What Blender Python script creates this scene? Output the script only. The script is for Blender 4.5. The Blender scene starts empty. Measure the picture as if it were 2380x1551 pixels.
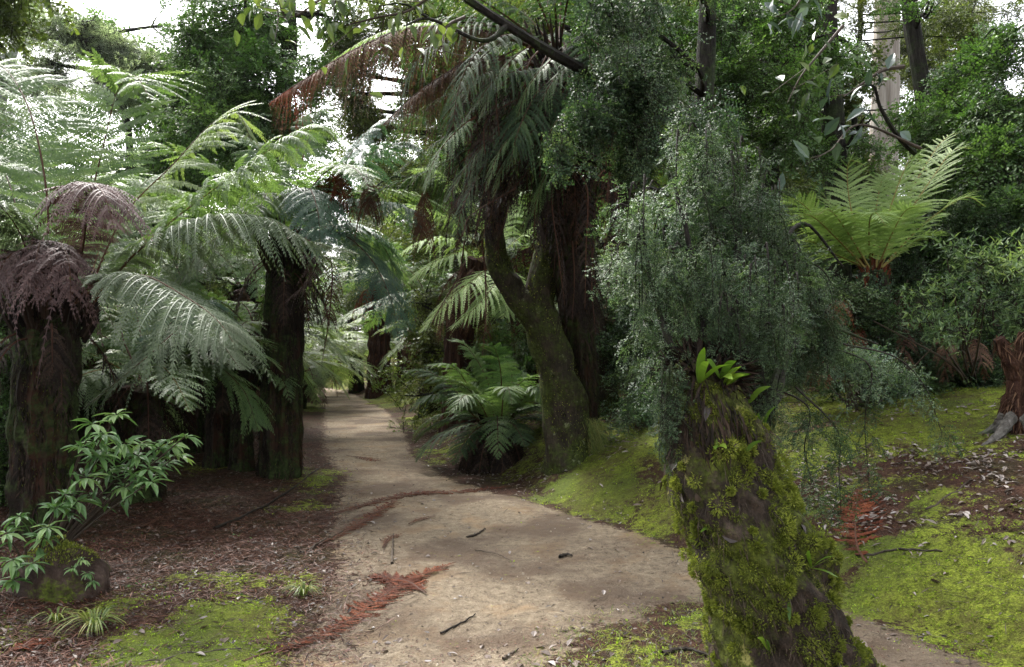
import bpy, math, random
import numpy as np
from mathutils import Vector

RNG = np.random.default_rng(7)
sc = bpy.context.scene
COL = sc.collection
FX = 1831.0; U0 = 1190.0; V0 = 813.0; CAMZ = 1.6     # the photograph is 2380 units wide here

def P(u, v, d):
    return np.array([(u-U0)/FX*d, d, CAMZ-(v-V0)/FX*d])

# ------------------------------------------------------------------ terrain
YS = np.array([-20, 0, 3, 4, 5, 6, 7, 8.4, 9.7, 12, 15.7, 21, 30, 45, 80, 160.])
XRH = np.array([3.5, 3.2, 2.75, 2.45, 1.95, 1.42, 1.0, .25, -.15, -1.2, -1.9, -2.9, -6.2, -14, -40, -90])
XR = np.array([3.5, 3.2, 2.75, 2.45, 1.95, 1.42, 1.0, .1, -.8, -1.55, -2.15, -3.4, -6.2, -14, -40, -90])
XL = np.array([-.6, -.7, -.95, -1.1, -1.15, -1.3, -1.6, -1.85, -2.05, -2.85, -3.75, -5.0, -7.6, -17, -43, -94])
def xr(y): return np.interp(y, YS, XR)
def xl(y): return np.interp(y, YS, XL)
def xrh(y): return np.interp(y, YS, XRH)
def wob(x, y, s, seed=0):
    r = np.random.default_rng(seed); o = 0
    for k in range(5):
        a = r.uniform(0, 6.28); f = s*(1.0+.45*k); ph = r.uniform(0, 6.28); o = o + np.sin((x*math.cos(a)+y*math.sin(a))*f+ph)
    return o/5
def gz(x, y):
    x = np.asarray(x, float); y = np.asarray(y, float)
    q = x-xrh(y)-.15
    up = np.where(q > 0, 1.3*(1-np.exp(-np.maximum(q, 0)/2.6))+.03*np.maximum(q, 0), 0)
    ql = xl(y)-x
    lf = np.where(ql > 0, .10*(1-np.exp(-np.maximum(ql, 0)/2.))+.012*np.maximum(ql, 0), 0)
    edge = np.minimum(np.abs(q), 1)
    inpath = (q < 0) & (ql < 0)
    rough = np.where(inpath, .012, .035)
    return up+lf+wob(x, y, 1.6, 1)*.03+wob(x, y, 6, 2)*rough*.5+wob(x, y, 15, 3)*rough*.35+wob(x, y, 32, 4)*rough*.30
def G(u, v):
    """ray through the picture point onto the ground"""
    lo = 1.0
    for d in np.arange(2.0, 60, .05):
        p = P(u, v, d)
        if p[2] <= gz(p[0], p[1]): return np.array([p[0], p[1], float(gz(p[0], p[1]))])
    return np.array([p[0], p[1], 0.])
def onground(p, dz=0.0): return np.array([p[0], p[1], float(gz(p[0], p[1]))+dz])

# ------------------------------------------------------------------ mesh builder
class MB:
    def __init__(s): s.v = []; s.f = []; s.m = []; s.r = []; s.n = 0
    def add(s, V, F, mat=0, rnd=0.5):
        V = np.asarray(V, float).reshape(-1, 3); F = np.asarray(F, int).reshape(-1, 4)
        s.v.append(V); s.f.append(F+s.n); s.n += len(V)
        s.m.append(np.broadcast_to(np.asarray(mat, int), (len(F),)).copy())
        s.r.append(np.broadcast_to(np.asarray(rnd, float), (len(F),)).copy())
    def merge(s, o, mat_off=0):
        if not o.v: return
        s.add(np.concatenate(o.v), np.concatenate(o.f), np.concatenate(o.m)+mat_off, np.concatenate(o.r))
    def arrays(s): return np.concatenate(s.v), np.concatenate(s.f), np.concatenate(s.m), np.concatenate(s.r)
    def mesh(s, name, mats, origin=(0, 0, 0), smooth=False):
        V, F, M, R = s.arrays(); V = V-np.asarray(origin)
        me = bpy.data.meshes.new(name)
        me.vertices.add(len(V)); me.vertices.foreach_set('co', V.astype(np.float32).ravel())
        me.loops.add(F.size); me.loops.foreach_set('vertex_index', F.astype(np.int32).ravel())
        me.polygons.add(len(F))
        me.polygons.foreach_set('loop_start', np.arange(0, F.size, 4, dtype=np.int32))
        me.polygons.foreach_set('loop_total', np.full(len(F), 4, dtype=np.int32))
        for m in mats: me.materials.append(MAT[m])
        me.polygons.foreach_set('material_index', M.astype(np.int32))
        me.polygons.foreach_set('use_smooth', np.full(len(F), smooth, dtype=bool))
        at = me.attributes.new('rnd', 'FLOAT', 'FACE'); at.data.foreach_set('value', R.astype(np.float32))
        me.update(calc_edges=True)
        return me

def link(name, me, parent=None, loc=None):
    o = bpy.data.objects.new(name, me); COL.objects.link(o)
    if parent is not None: o.parent = parent
    if loc is not None: o.location = tuple(map(float, loc))
    return o
def tag(o, label, cat, group=None, kind=None):
    o['label'] = label
    if kind: o['kind'] = kind
    if cat: o['category'] = cat
    if group: o['group'] = group
    return o
def thing(name, label, cat, loc, group=None):
    return tag(link(name, None, None, loc), label, cat, group)
def part(name, mb, mats, root, smooth=False, label=None):
    o = link(name, mb.mesh(name, mats, tuple(root.location), smooth), root)
    if label: o['label'] = label
    return o
def solo(name, mb, mats, loc, label, cat, group=None, kind=None, smooth=False):
    return tag(link(name, mb.mesh(name, mats, loc, smooth), None, loc), label, cat, group, kind)
def copy_tree(o, loc, rz, s, label=None, sz=None):
    c = o.copy(); COL.objects.link(c); c.location = tuple(map(float, loc)); c.rotation_euler = (0, 0, rz); c.scale = (s, s, sz or s)
    if label: c['label'] = label
    for ch in list(o.children):
        k = ch.copy(); COL.objects.link(k); k.parent = c
    return c

# ------------------------------------------------------------------ curves
def smooth_curve(pts, n):
    P_ = np.asarray(pts, float)
    if len(P_) == 2:
        t = np.linspace(0, 1, n)[:, None]; return P_[0]*(1-t)+P_[1]*t
    k = P_.shape[1]
    A = np.vstack([2*P_[0]-P_[1], P_, 2*P_[-1]-P_[-2]])
    seg = np.linalg.norm(np.diff(P_[:, :3], axis=0), axis=1); cum = np.concatenate([[0], np.cumsum(seg)])
    s = np.linspace(0, cum[-1], n); out = np.zeros((n, k))
    for i, x in enumerate(s):
        j = min(max(np.searchsorted(cum, x, 'right')-1, 0), len(P_)-2)
        t = (x-cum[j])/max(seg[j], 1e-9)
        p0, p1, p2, p3 = A[j], A[j+1], A[j+2], A[j+3]
        out[i] = .5*((2*p1)+(-p0+p2)*t+(2*p0-5*p1+4*p2-p3)*t*t+(-p0+3*p1-3*p2+p3)*t**3)
    return out
def norm(a): return a/np.maximum(np.linalg.norm(a, axis=-1, keepdims=True), 1e-9)
def frames(C):
    T = norm(np.gradient(C, axis=0)); S = np.zeros_like(T)
    ref = np.array([1., 0, 0]) if abs(T[0][0]) < .8 else np.array([0, 1., 0])
    s = norm(ref-T[0]*np.dot(ref, T[0])); S[0] = s
    for i in range(1, len(C)):
        s = s-T[i]*np.dot(s, T[i]); s = s/max(np.linalg.norm(s), 1e-9); S[i] = s
    return T, S, np.cross(T, S)
def tube(mb, C, R, sides=8, mat=0, rnd=.5, mod=None, cap=True):
    C = np.asarray(C, float); R = np.broadcast_to(np.asarray(R, float), (len(C),)).copy()
    T, S, N = frames(C); n = len(C)
    th = np.linspace(0, 2*np.pi, sides, endpoint=False)
    RR = R[:, None]*np.ones(sides)
    if mod is not None: RR = RR*mod(np.linspace(0, 1, n)[:, None], th[None, :])
    V = C[:, None]+(S[:, None]*np.cos(th)[None, :, None]+N[:, None]*np.sin(th)[None, :, None])*RR[..., None]
    V = V.reshape(-1, 3)
    i = np.arange(n-1)[:, None]*sides; j = np.arange(sides)[None]; j2 = (j+1) % sides
    F = np.stack([i+j, i+j2, i+sides+j2, i+sides+j], -1).reshape(-1, 4)
    if cap:
        e = (n-1)*sides
        V = np.vstack([V, C[-1]+T[-1]*R[-1]*.25]); c = len(V)-1
        q = [[e+k, e+(k+1) % sides, e+(k+2) % sides, c] for k in range(0, sides-1, 2)]
        F = np.vstack([F, np.array(q)])
    mb.add(V, F, mat, rnd)
def ridged(seed, k=9, amp=.12, amp2=.06, twist=1.5):
    r = np.random.default_rng(seed); ph = r.uniform(0, 6.28, 8)
    def f(s, th):
        a = 1+amp*np.sin(k*th+ph[0]+twist*np.sin(s*5+ph[1]))*(.6+.4*np.sin(s*9+ph[2]+th*2))
        a = a+amp2*np.sin(2.3*k*th*1.0//1+ph[3])*0+amp2*np.sin(3*th+s*12+ph[4])+amp2*.7*np.sin(17*s+5*th+ph[5])+amp2*.6*np.sin(41*s+7*th+ph[6])
        return a
    return f
def rough_mod(seed, amp=.1):
    r = np.random.default_rng(seed); K = [(r.integers(1, 9), r.uniform(3, 60), r.uniform(0, 6.28)) for _ in range(14)]
    def f(s, th):
        a = 1.0
        for k, fs, ph in K: a = a+amp/math.sqrt(k)*.45*np.sin(k*th+fs*s+ph)
        return a
    return f

# ------------------------------------------------------------------ fronds
def frond(mb, pts, W, npin=34, npl=16, droop=.35, leafmat=0, stemmat=1, rr=(0.2, .8), rad=.012, t0=.10, ragged=.09, rng=RNG,
          upv=0.15, plw=1.0, gaps=.035, curl=0., tip=.4, pl=1.0):
    """lanceolate bipinnate frond along the curve; W half width in metres"""
    C = smooth_curve(pts, 60); T = norm(np.gradient(C, axis=0))
    up = np.array([0, 0, 1.]); S = np.cross(T, up)
    for i in range(len(S)):
        if np.linalg.norm(S[i]) < .12: S[i] = S[i-1] if i else np.array([1., 0, 0])
    S = norm(S)
    for _ in range(4): S[1:-1] = norm(S[:-2]+S[1:-1]*2+S[2:])
    N = norm(np.cross(S, T)); N = np.where(N[:, 2:3] < -.2, -N, N)
    tube(mb, C, np.linspace(rad, rad*.18, 60), 4, stemmat, rng.uniform(.3, .7))
    L = np.linalg.norm(np.diff(C, axis=0), axis=1).sum()
    t = t0+(1-t0)*(np.arange(npin)+.5)/npin
    for side in (-1, 1):
        tt = np.clip(t+rng.normal(0, .15/npin, npin), t0, .995)
        keep = rng.random(npin) >= gaps; tt = tt[keep]; n = len(tt)
        if n == 0: continue
        x = tt*59; i0 = np.minimum(x.astype(int), 58); fr = (x-i0)[:, None]
        B = C[i0]*(1-fr)+C[i0+1]*fr; Ti = norm(T[i0]*(1-fr)+T[i0+1]*fr); Si = norm(S[i0]); Ni = norm(N[i0])
        pk = tip
        prof = np.where(tt < pk, .30+.70*np.sin(np.pi/2*np.clip((tt-t0)/(pk-t0), 0, 1)), np.cos(np.pi/2*np.clip((tt-pk)/(1-pk), 0, 1)**1.35)*.97+.03)
        l = W*prof*rng.normal(1, ragged, n)
        a = np.radians(14+38*tt**2)+rng.normal(0, .05+ragged*.5, n)
        D = norm(side*Si*np.cos(a)[:, None]+Ti*np.sin(a)[:, None]+Ni*(upv+rng.normal(0, .05+ragged*.4, n))[:, None])
        s = (np.arange(npl)+.4)/npl
        dr = droop*rng.normal(1, .12+ragged, n)
        # pinna centreline
        ls = l[:, None]*s[None]
        Q = B[:, None]+D[:, None]*ls[..., None]
        Q = Q+(-up)*(dr[:, None]*(ls**2)/max(W, 1e-3))[..., None]+Ti[:, None]*(.16*ls*s[None])[..., None]
        if curl: Q = Q-D[:, None]*(curl*ls*s[None]*.6)[..., None]
        Tp = norm(np.gradient(Q, axis=1)) if npl > 2 else np.repeat(D[:, None], npl, 1)
        Nn = norm(Ni[:, None]+0*Q)
        Qd = norm(np.cross(Nn, Tp))
        sp = l/npl
        taper = np.sin(np.pi*np.clip(.18+.82*s, 0, 1))**.6*.75+.25*(1-s)
        pl_len = (.13*pl*W*(.35+.65*prof))[:, None]*taper[None]*1.15
        r_ = rng.uniform(rr[0], rr[1], n)
        for k2 in (-1, 1):
            PD = norm(Qd*k2+Tp*.45+rng.normal(0, .10+ragged*.6, Q.shape))
            ll = (pl_len*rng.uniform(.8, 1.15, pl_len.shape))[..., None]
            hw = (sp[:, None]*.52*plw*np.ones(npl))[..., None]
            dz = -up*.22*ll*(1+droop)
            b0 = Q; m1 = Q+PD*ll*.45+Tp*hw+dz*.2; tp = Q+PD*ll+Tp*hw*.6+dz; m2 = Q+PD*ll*.4-Tp*hw+dz*.2
            V = np.stack([b0, m1, tp, m2], 2).reshape(-1, 3)
            nf = n*npl
            mb.add(V, np.arange(nf*4).reshape(-1, 4), leafmat, np.clip(np.repeat(r_, npl)+rng.normal(0, .07, nf), 0, 1))
        # midrib strip of the pinna
        w_ = (.0035+.004*W)*(1-s*.7)[None, :, None]
        up_ = Q+Qd*w_; dn_ = Q-Qd*w_
        V = np.stack([up_, dn_], 2).reshape(n, -1, 3)
        k = np.arange(npl-1); f1 = np.stack([2*k, 2*k+1, 2*k+3, 2*k+2], -1)
        F = (f1[None]+(np.arange(n)*2*npl)[:, None, None]).reshape(-1, 4)
        mb.add(V.reshape(-1, 3), F, leafmat, np.repeat(np.clip(r_-.1, 0, 1), npl-1))

def arc(C, az, e0, L, bend, n=8, side=0., p=1.2):
    """free frond spine: starts at C, azimuth az, first elevation e0 (deg), bends down by bend degrees"""
    pts = [np.array(C, float)]; h = L/(n-1)
    for i in range(n-1):
        s = (i+.5)/(n-1); e = math.radians(e0-bend*s**p); a = az+side*s
        pts.append(pts[-1]+h*np.array([math.cos(e)*math.cos(a), math.cos(e)*math.sin(a), math.sin(e)]))
    return np.array(pts)
EXPOSURE = 2.4; HAZE = 0.0001
# ------------------------------------------------------------------ materials
MAT = {}
def newmat(name):
    m = bpy.data.materials.new(name); m.use_nodes = True; MAT[name] = m; nt = m.node_tree; nt.nodes.clear()
    out = nt.nodes.new('ShaderNodeOutputMaterial')
    return m, nt, out
def N_(nt, t, **k):
    n = nt.nodes.new(t)
    for a, b in k.items(): setattr(n, a, b)
    return n
def ramp(nt, fac, cols):
    r = N_(nt, 'ShaderNodeValToRGB'); e = r.color_ramp.elements
    while len(e) < len(cols): e.new(.5)
    for i, (p, c) in enumerate(cols): e[i].position = p; e[i].color = (*c, 1)
    nt.links.new(fac, r.inputs[0]); return r.outputs[0]
def noise(nt, vec, scale, detail=4, rough=.55, dist=0):
    n = N_(nt, 'ShaderNodeTexNoise'); n.inputs['Scale'].default_value = scale; n.inputs['Detail'].default_value = detail
    n.inputs['Roughness'].default_value = rough; n.inputs['Distortion'].default_value = dist
    nt.links.new(vec, n.inputs['Vector']); return n.outputs[0]
def mixc(nt, f, a, b, mode='MIX'):
    m = N_(nt, 'ShaderNodeMix', data_type='RGBA', blend_type=mode)
    for s, v in ((0, f), (6, a), (7, b)):
        if isinstance(v, bpy.types.NodeSocket): nt.links.new(v, m.inputs[s])
        elif s == 0: m.inputs[0].default_value = v
        else: m.inputs[s].default_value = (*v, 1)
    return m.outputs[2]
def mth(nt, op, a, b=0., clamp=False):
    m = N_(nt, 'ShaderNodeMath', operation=op, use_clamp=clamp)
    for i, v in enumerate((a, b)):
        if isinstance(v, bpy.types.NodeSocket): nt.links.new(v, m.inputs[i])
        else: m.inputs[i].default_value = v
    return m.outputs[0]
def leafmat(name, c, tr=.35, rough=.46, spec=.3, var=1.0, tcol=None, tone=True):
    m, nt, out = newmat(name)
    at = N_(nt, 'ShaderNodeAttribute', attribute_name='rnd')
    geo = N_(nt, 'ShaderNodeNewGeometry')
    nz = noise(nt, geo.outputs['Position'], 1.7, 2)
    f = mth(nt, 'ADD', mth(nt, 'MULTIPLY', at.outputs['Fac'], .75), mth(nt, 'MULTIPLY_ADD' if False else 'MULTIPLY', mth(nt, 'SUBTRACT', nz, .28), .5*var), True)
    col = ramp(nt, f, c)
    b = N_(nt, 'ShaderNodeBsdfPrincipled'); nt.links.new(col, b.inputs['Base Color'])
    b.inputs['Roughness'].default_value = rough; b.inputs['Specular IOR Level'].default_value = spec
    if tr > 0:
        t = N_(nt, 'ShaderNodeBsdfTranslucent')
        tc = mixc(nt, 1.0, col, tcol or (1.5, 1.6, .8), 'MULTIPLY'); nt.links.new(tc, t.inputs[0])
        mx = N_(nt, 'ShaderNodeMixShader'); mx.inputs[0].default_value = tr
        nt.links.new(b.outputs[0], mx.inputs[1]); nt.links.new(t.outputs[0], mx.inputs[2]); nt.links.new(mx.outputs[0], out.inputs[0])
    else: nt.links.new(b.outputs[0], out.inputs[0])
def barkmat(name, dark, mid, light, moss=None, mossamt=.0, zs=.15, scale=14, bump=.6, lichen=None, rough=.85, red=None):
    m, nt, out = newmat(name)
    tc = N_(nt, 'ShaderNodeTexCoord'); mp = N_(nt, 'ShaderNodeMapping'); mp.inputs['Scale'].default_value = (1, 1, zs)
    nt.links.new(tc.outputs['Object'], mp.inputs[0])
    a = noise(nt, mp.outputs[0], scale, 6, .65, .4); b2 = noise(nt, mp.outputs[0], scale*3.5, 4, .7)
    h = mth(nt, 'ADD', mth(nt, 'MULTIPLY', a, .6), mth(nt, 'MULTIPLY', b2, .4))
    col = ramp(nt, h, [(.34, dark), (.5, mid), (.66, light)])
    if red:
        rn = noise(nt, mp.outputs[0], scale*.35, 3); col = mixc(nt, ramp(nt, rn, [(.5, (0, 0, 0)), (.62, (1, 1, 1))]), col, red)
    rg = rough
    if moss:
        big = noise(nt, tc.outputs['Object'], 2.3, 6, .7); fine = noise(nt, tc.outputs['Object'], 45, 3, .7)
        k = mth(nt, 'ADD', mth(nt, 'MULTIPLY', big, .8), mth(nt, 'MULTIPLY', fine, .25))
        mask = ramp(nt, k, [(.62-mossamt*.35, (0, 0, 0)), (.70-mossamt*.35, (1, 1, 1))])
        mcol = ramp(nt, noise(nt, tc.outputs['Object'], 22, 5, .7), [(.32, tuple(x*.25 for x in moss)), (.52, moss), (.72, tuple(min(x*1.9, 1) for x in moss))])
        col = mixc(nt, mask, col, mcol)
    if lichen:
        ln = noise(nt, tc.outputs['Object'], 9, 6, .75); lm = ramp(nt, ln, [(.60, (0, 0, 0)), (.66, (1, 1, 1))]); col = mixc(nt, lm, col, lichen)
    bs = N_(nt, 'ShaderNodeBsdfPrincipled'); nt.links.new(col, bs.inputs['Base Color']); bs.inputs['Roughness'].default_value = rg
    bs.inputs['Specular IOR Level'].default_value = .12
    bp = N_(nt, 'ShaderNodeBump'); bp.inputs['Strength'].default_value = bump; bp.inputs['Distance'].default_value = .03
    hh = mth(nt, 'ADD', h, mth(nt, 'MULTIPLY', noise(nt, tc.outputs['Object'], 60, 3, .7), .4))
    nt.links.new(hh, bp.inputs['Height']); nt.links.new(bp.outputs[0], bs.inputs['Normal']); nt.links.new(bs.outputs[0], out.inputs[0])

leafmat('fern_green', [(.05, (.032, .064, .020)), (.5, (.070, .122, .038)), (.95, (.145, .20, .078))], .38, .48, tcol=(1.4, 1.4, .8))
leafmat('fern_bright', [(.05, (.055, .095, .028)), (.5, (.115, .165, .055)), (.95, (.20, .26, .10))], .42, .48, tcol=(1.4, 1.4, .8))
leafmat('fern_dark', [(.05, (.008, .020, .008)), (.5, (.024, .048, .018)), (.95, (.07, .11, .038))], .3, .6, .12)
leafmat('fern_fresh', [(.05, (.09, .15, .045)), (.5, (.20, .29, .095)), (.95, (.34, .44, .17))], .42, .48, tcol=(1.3, 1.4, .8))
leafmat('fern_blue', [(.05, (.022, .050, .032)), (.5, (.045, .088, .058)), (.95, (.085, .14, .095))], .25, .36)
leafmat('fern_grey', [(.05, (.036, .058, .028)), (.5, (.078, .108, .056)), (.95, (.15, .165, .115))], .3, .52, tcol=(1.2, 1.3, .9))
leafmat('fern_yellow', [(.05, (.12, .15, .02)), (.5, (.22, .26, .03)), (.95, (.36, .38, .06))], .45, .4)
leafmat('frond_purple', [(.05, (.030, .016, .015)), (.5, (.072, .042, .038)), (.95, (.155, .105, .095))], .10, .6, .2, tcol=(1.1, .9, .8))
leafmat('dead_red', [(.05, (.030, .010, .006)), (.5, (.090, .025, .012)), (.95, (.19, .062, .028))], .18, .7, .1, tcol=(1.5, 1.1, .8))
leafmat('dead_dark', [(.05, (.007, .005, .004)), (.5, (.022, .014, .010)), (.95, (.068, .044, .030))], .06, .7, .12, tcol=(1.2, 1, .8))
leafmat('dead_brown', [(.05, (.028, .014, .009)), (.5, (.075, .040, .024)), (.95, (.16, .095, .055))], .15, .7, .12, tcol=(1.4, 1.1, .8))
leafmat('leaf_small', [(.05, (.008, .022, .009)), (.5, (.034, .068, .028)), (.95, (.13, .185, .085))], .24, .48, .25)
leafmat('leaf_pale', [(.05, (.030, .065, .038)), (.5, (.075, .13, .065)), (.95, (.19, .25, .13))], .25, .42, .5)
leafmat('leaf_olive', [(.05, (.020, .034, .011)), (.5, (.048, .072, .022)), (.95, (.11, .14, .045))], .28, .36)
leafmat('leaf_mid', [(.05, (.022, .052, .014)), (.5, (.052, .105, .028)), (.95, (.11, .18, .055))], .34, .42)
leafmat('leaf_narrow', [(.05, (.03, .06, .025)), (.5, (.085, .14, .055)), (.95, (.26, .34, .12))], .30, .35)
leafmat('leaf_rhodo', [(.05, (.035, .085, .026)), (.5, (.095, .18, .06)), (.95, (.24, .34, .13))], .28, .40, .4)
leafmat('leaf_large', [(.05, (.014, .030, .024)), (.5, (.035, .058, .048)), (.95, (.09, .13, .115))], .18, .38, .5)
leafmat('leaf_canopy', [(.05, (.035, .055, .014)), (.5, (.07, .095, .022)), (.95, (.13, .15, .04))], .35, .35)
leafmat('leaf_mist', [(.05, (.12, .16, .12)), (.5, (.20, .25, .19)), (.95, (.32, .37, .30))], .45, .5)  # distance haze painted into the pale leaf colour
leafmat('moss_blade', [(.05, (.040, .050, .009)), (.5, (.125, .150, .020)), (.95, (.34, .37, .075))], .25, .7, .2)
leafmat('moss_bright', [(.05, (.08, .13, .010)), (.5, (.19, .29, .020)), (.95, (.34, .46, .05))], .25, .7, .2)
leafmat('strap_leaf', [(.05, (.04, .085, .012)), (.5, (.085, .155, .018)), (.95, (.20, .29, .04))], .4, .35)
leafmat('grass_blade', [(.05, (.05, .085, .018)), (.5, (.13, .17, .04)), (.95, (.30, .27, .09))], .3, .45)
leafmat('litter_grey', [(.05, (.045, .030, .022)), (.35, (.12, .085, .065)), (.7, (.19, .16, .145)), (.97, (.31, .29, .28))], .05, .45, .5)
leafmat('litter_red', [(.05, (.014, .006, .004)), (.5, (.065, .023, .013)), (.95, (.15, .062, .034))], .05, .6, .3)
leafmat('litter_dark', [(.05, (.014, .010, .008)), (.6, (.055, .038, .028)), (.97, (.16, .13, .11))], .05, .5, .4)
leafmat('grit', [(.05, (.05, .036, .026)), (.5, (.17, .13, .095)), (.95, (.42, .36, .28))], 0, .8, .12)
leafmat('twig', [(.05, (.020, .015, .011)), (.5, (.05, .038, .028)), (.95, (.10, .08, .06))], 0, .7, .12)
leafmat('twig_dark', [(.05, (.010, .008, .006)), (.5, (.022, .018, .014)), (.95, (.05, .04, .03))], 0, .7, .12)
leafmat('fern_stem', [(.05, (.06, .045, .015)), (.5, (.10, .075, .025)), (.95, (.15, .12, .04))], 0, .7, .12)
leafmat('fern_stem_dark', [(.05, (.020, .010, .006)), (.5, (.045, .020, .010)), (.95, (.08, .04, .02))], 0, .7, .12)
leafmat('fern_stem_gold', [(.05, (.13, .11, .03)), (.5, (.19, .15, .045)), (.95, (.25, .2, .07))], 0, .7, .12)
leafmat('dead_stem', [(.05, (.02, .010, .007)), (.5, (.05, .022, .013)), (.95, (.09, .045, .025))], 0, .7, .12)
leafmat('fern_fibre', [(.05, (.004, .003, .002)), (.5, (.014, .009, .006)), (.95, (.042, .026, .017))], 0, .7, .12)
barkmat('fern_bark', (.004, .003, .0025), (.014, .010, .007), (.036, .024, .017), moss=(.024, .036, .010), mossamt=.40, red=(.034, .015, .009))
barkmat('fern_bark_moss', (.008, .006, .004), (.028, .020, .013), (.06, .042, .028), moss=(.040, .060, .012), mossamt=.5)
barkmat('moss_bark', (.010, .008, .005), (.028, .022, .015), (.065, .050, .034), moss=(.040, .052, .012), mossamt=.40, zs=.3, lichen=(.15, .16, .09))
barkmat('old_bark', (.008, .007, .005), (.026, .019, .014), (.075, .055, .042), moss=(.058, .070, .012), mossamt=.32, zs=.35, scale=14, bump=1.0, lichen=(.20, .19, .06))
barkmat('gum_bark', (.16, .13, .105), (.27, .235, .20), (.40, .37, .33), zs=.06, scale=6, bump=.3)
barkmat('dark_bark', (.005, .004, .003), (.013, .011, .009), (.032, .028, .023), moss=(.020, .028, .010), mossamt=.3, zs=.2)
barkmat('grey_bark', (.035, .032, .028), (.085, .078, .068), (.16, .15, .135), moss=(.05, .07, .03), mossamt=.2, zs=.12)
barkmat('mist_bark', (.2, .2, .19), (.34, .34, .33), (.5, .5, .49), zs=.08, scale=5, bump=.2)  # mist on the far gum painted into its pale bark
barkmat('red_bark', (.010, .005, .004), (.036, .017, .011), (.085, .040, .024), zs=.08, scale=16, bump=.8)
barkmat('rock', (.012, .008, .006), (.040, .026, .020), (.085, .06, .048), moss=(.06, .075, .012), mossamt=.22, zs=1, scale=7)

def groundmat():
    m, nt, out = newmat('ground_mix')
    geo = N_(nt, 'ShaderNodeNewGeometry'); pos = geo.outputs['Position']
    def at(n): return N_(nt, 'ShaderNodeAttribute', attribute_name=n).outputs['Fac']
    n1 = noise(nt, pos, 2.2, 6, .65); n2 = noise(nt, pos, 14, 5, .7); n3 = noise(nt, pos, 70, 4, .7); n4 = noise(nt, pos, 220, 2, .6)
    sand = ramp(nt, mth(nt, 'ADD', mth(nt, 'MULTIPLY', n2, .55), mth(nt, 'MULTIPLY', n3, .45)), [(.33, (.075, .056, .038)), (.47, (.175, .138, .096)), (.60, (.27, .22, .155)), (.72, (.38, .32, .23))])
    sand = mixc(nt, ramp(nt, n1, [(.50, (0, 0, 0)), (.66, (.55, .55, .55))]), sand, (.33, .215, .115))
    sand = mixc(nt, ramp(nt, noise(nt, pos, 1.1, 3), [(.44, (0, 0, 0)), (.60, (.85, .85, .85))]), sand, (.088, .064, .047))
    # small dark crumbs and pale grit
    v = N_(nt, 'ShaderNodeTexVoronoi'); v.inputs['Scale'].default_value = 38; nt.links.new(pos, v.inputs['Vector'])
    crumb = ramp(nt, mth(nt, 'ADD', v.outputs['Distance'], mth(nt, 'MULTIPLY', n2, .5)), [(.33, (1, 1, 1)), (.39, (0, 0, 0))])
    sand = mixc(nt, mth(nt, 'MULTIPLY', crumb, .75), sand, (.055, .034, .022))
    v2 = N_(nt, 'ShaderNodeTexVoronoi'); v2.inputs['Scale'].default_value = 90; nt.links.new(pos, v2.inputs['Vector'])
    sand = mixc(nt, ramp(nt, mth(nt, 'ADD', v2.outputs['Distance'], mth(nt, 'MULTIPLY', n1, .5)), [(.34, (.7, .7, .7)), (.38, (0, 0, 0))]), sand, (.42, .36, .29))
    soil = ramp(nt, mth(nt, 'ADD', mth(nt, 'MULTIPLY', n2, .5), mth(nt, 'MULTIPLY', n3, .5)), [(.34, (.012, .007, .005)), (.5, (.046, .022, .014)), (.68, (.11, .058, .036))])
    soil = mixc(nt, ramp(nt, n1, [(.45, (0, 0, 0)), (.6, (.6, .6, .6))]), soil, (.030, .030, .010))
    moss = ramp(nt, mth(nt, 'ADD', mth(nt, 'MULTIPLY', n2, .45), mth(nt, 'MULTIPLY', n3, .55)), [(.38, (.030, .028, .008)), (.5, (.110, .132, .016)), (.62, (.24, .29, .034))])
    moss = mixc(nt, ramp(nt, n1, [(.42, (.7, .7, .7)), (.55, (0, 0, 0))]), moss, (.075, .062, .022))
    moss = mixc(nt, ramp(nt, noise(nt, pos, .9, 3), [(.45, (0, 0, 0)), (.62, (.7, .7, .7))]), moss, (.060, .085, .014))
    def edge(a, k, s0=.42, s1=.58):
        nn = mth(nt, 'ADD', mth(nt, 'MULTIPLY', n1, .35), mth(nt, 'ADD', mth(nt, 'MULTIPLY', n2, .40), mth(nt, 'MULTIPLY', n3, .25)))
        return ramp(nt, mth(nt, 'ADD', a, mth(nt, 'MULTIPLY', mth(nt, 'SUBTRACT', nn, .5), k)), [(s0, (0, 0, 0)), (s1, (1, 1, 1))])
    col = mixc(nt, edge(at('path'), 2.2), soil, sand)
    col = mixc(nt, edge(at('moss'), 4.2, .40, .56), col, moss)
    b = N_(nt, 'ShaderNodeBsdfPrincipled'); nt.links.new(col, b.inputs['Base Color']); b.inputs['Roughness'].default_value = .9; b.inputs['Specular IOR Level'].default_value = .12
    bp = N_(nt, 'ShaderNodeBump'); bp.inputs['Strength'].default_value = .9; bp.inputs['Distance'].default_value = .045
    nt.links.new(mth(nt, 'ADD', mth(nt, 'MULTIPLY', n2, 1.4), mth(nt, 'ADD', mth(nt, 'MULTIPLY', n3, .5), mth(nt, 'MULTIPLY', n4, .2))), bp.inputs['Height'])
    nt.links.new(bp.outputs[0], b.inputs['Normal']); nt.links.new(b.outputs[0], out.inputs[0])
groundmat()
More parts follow.
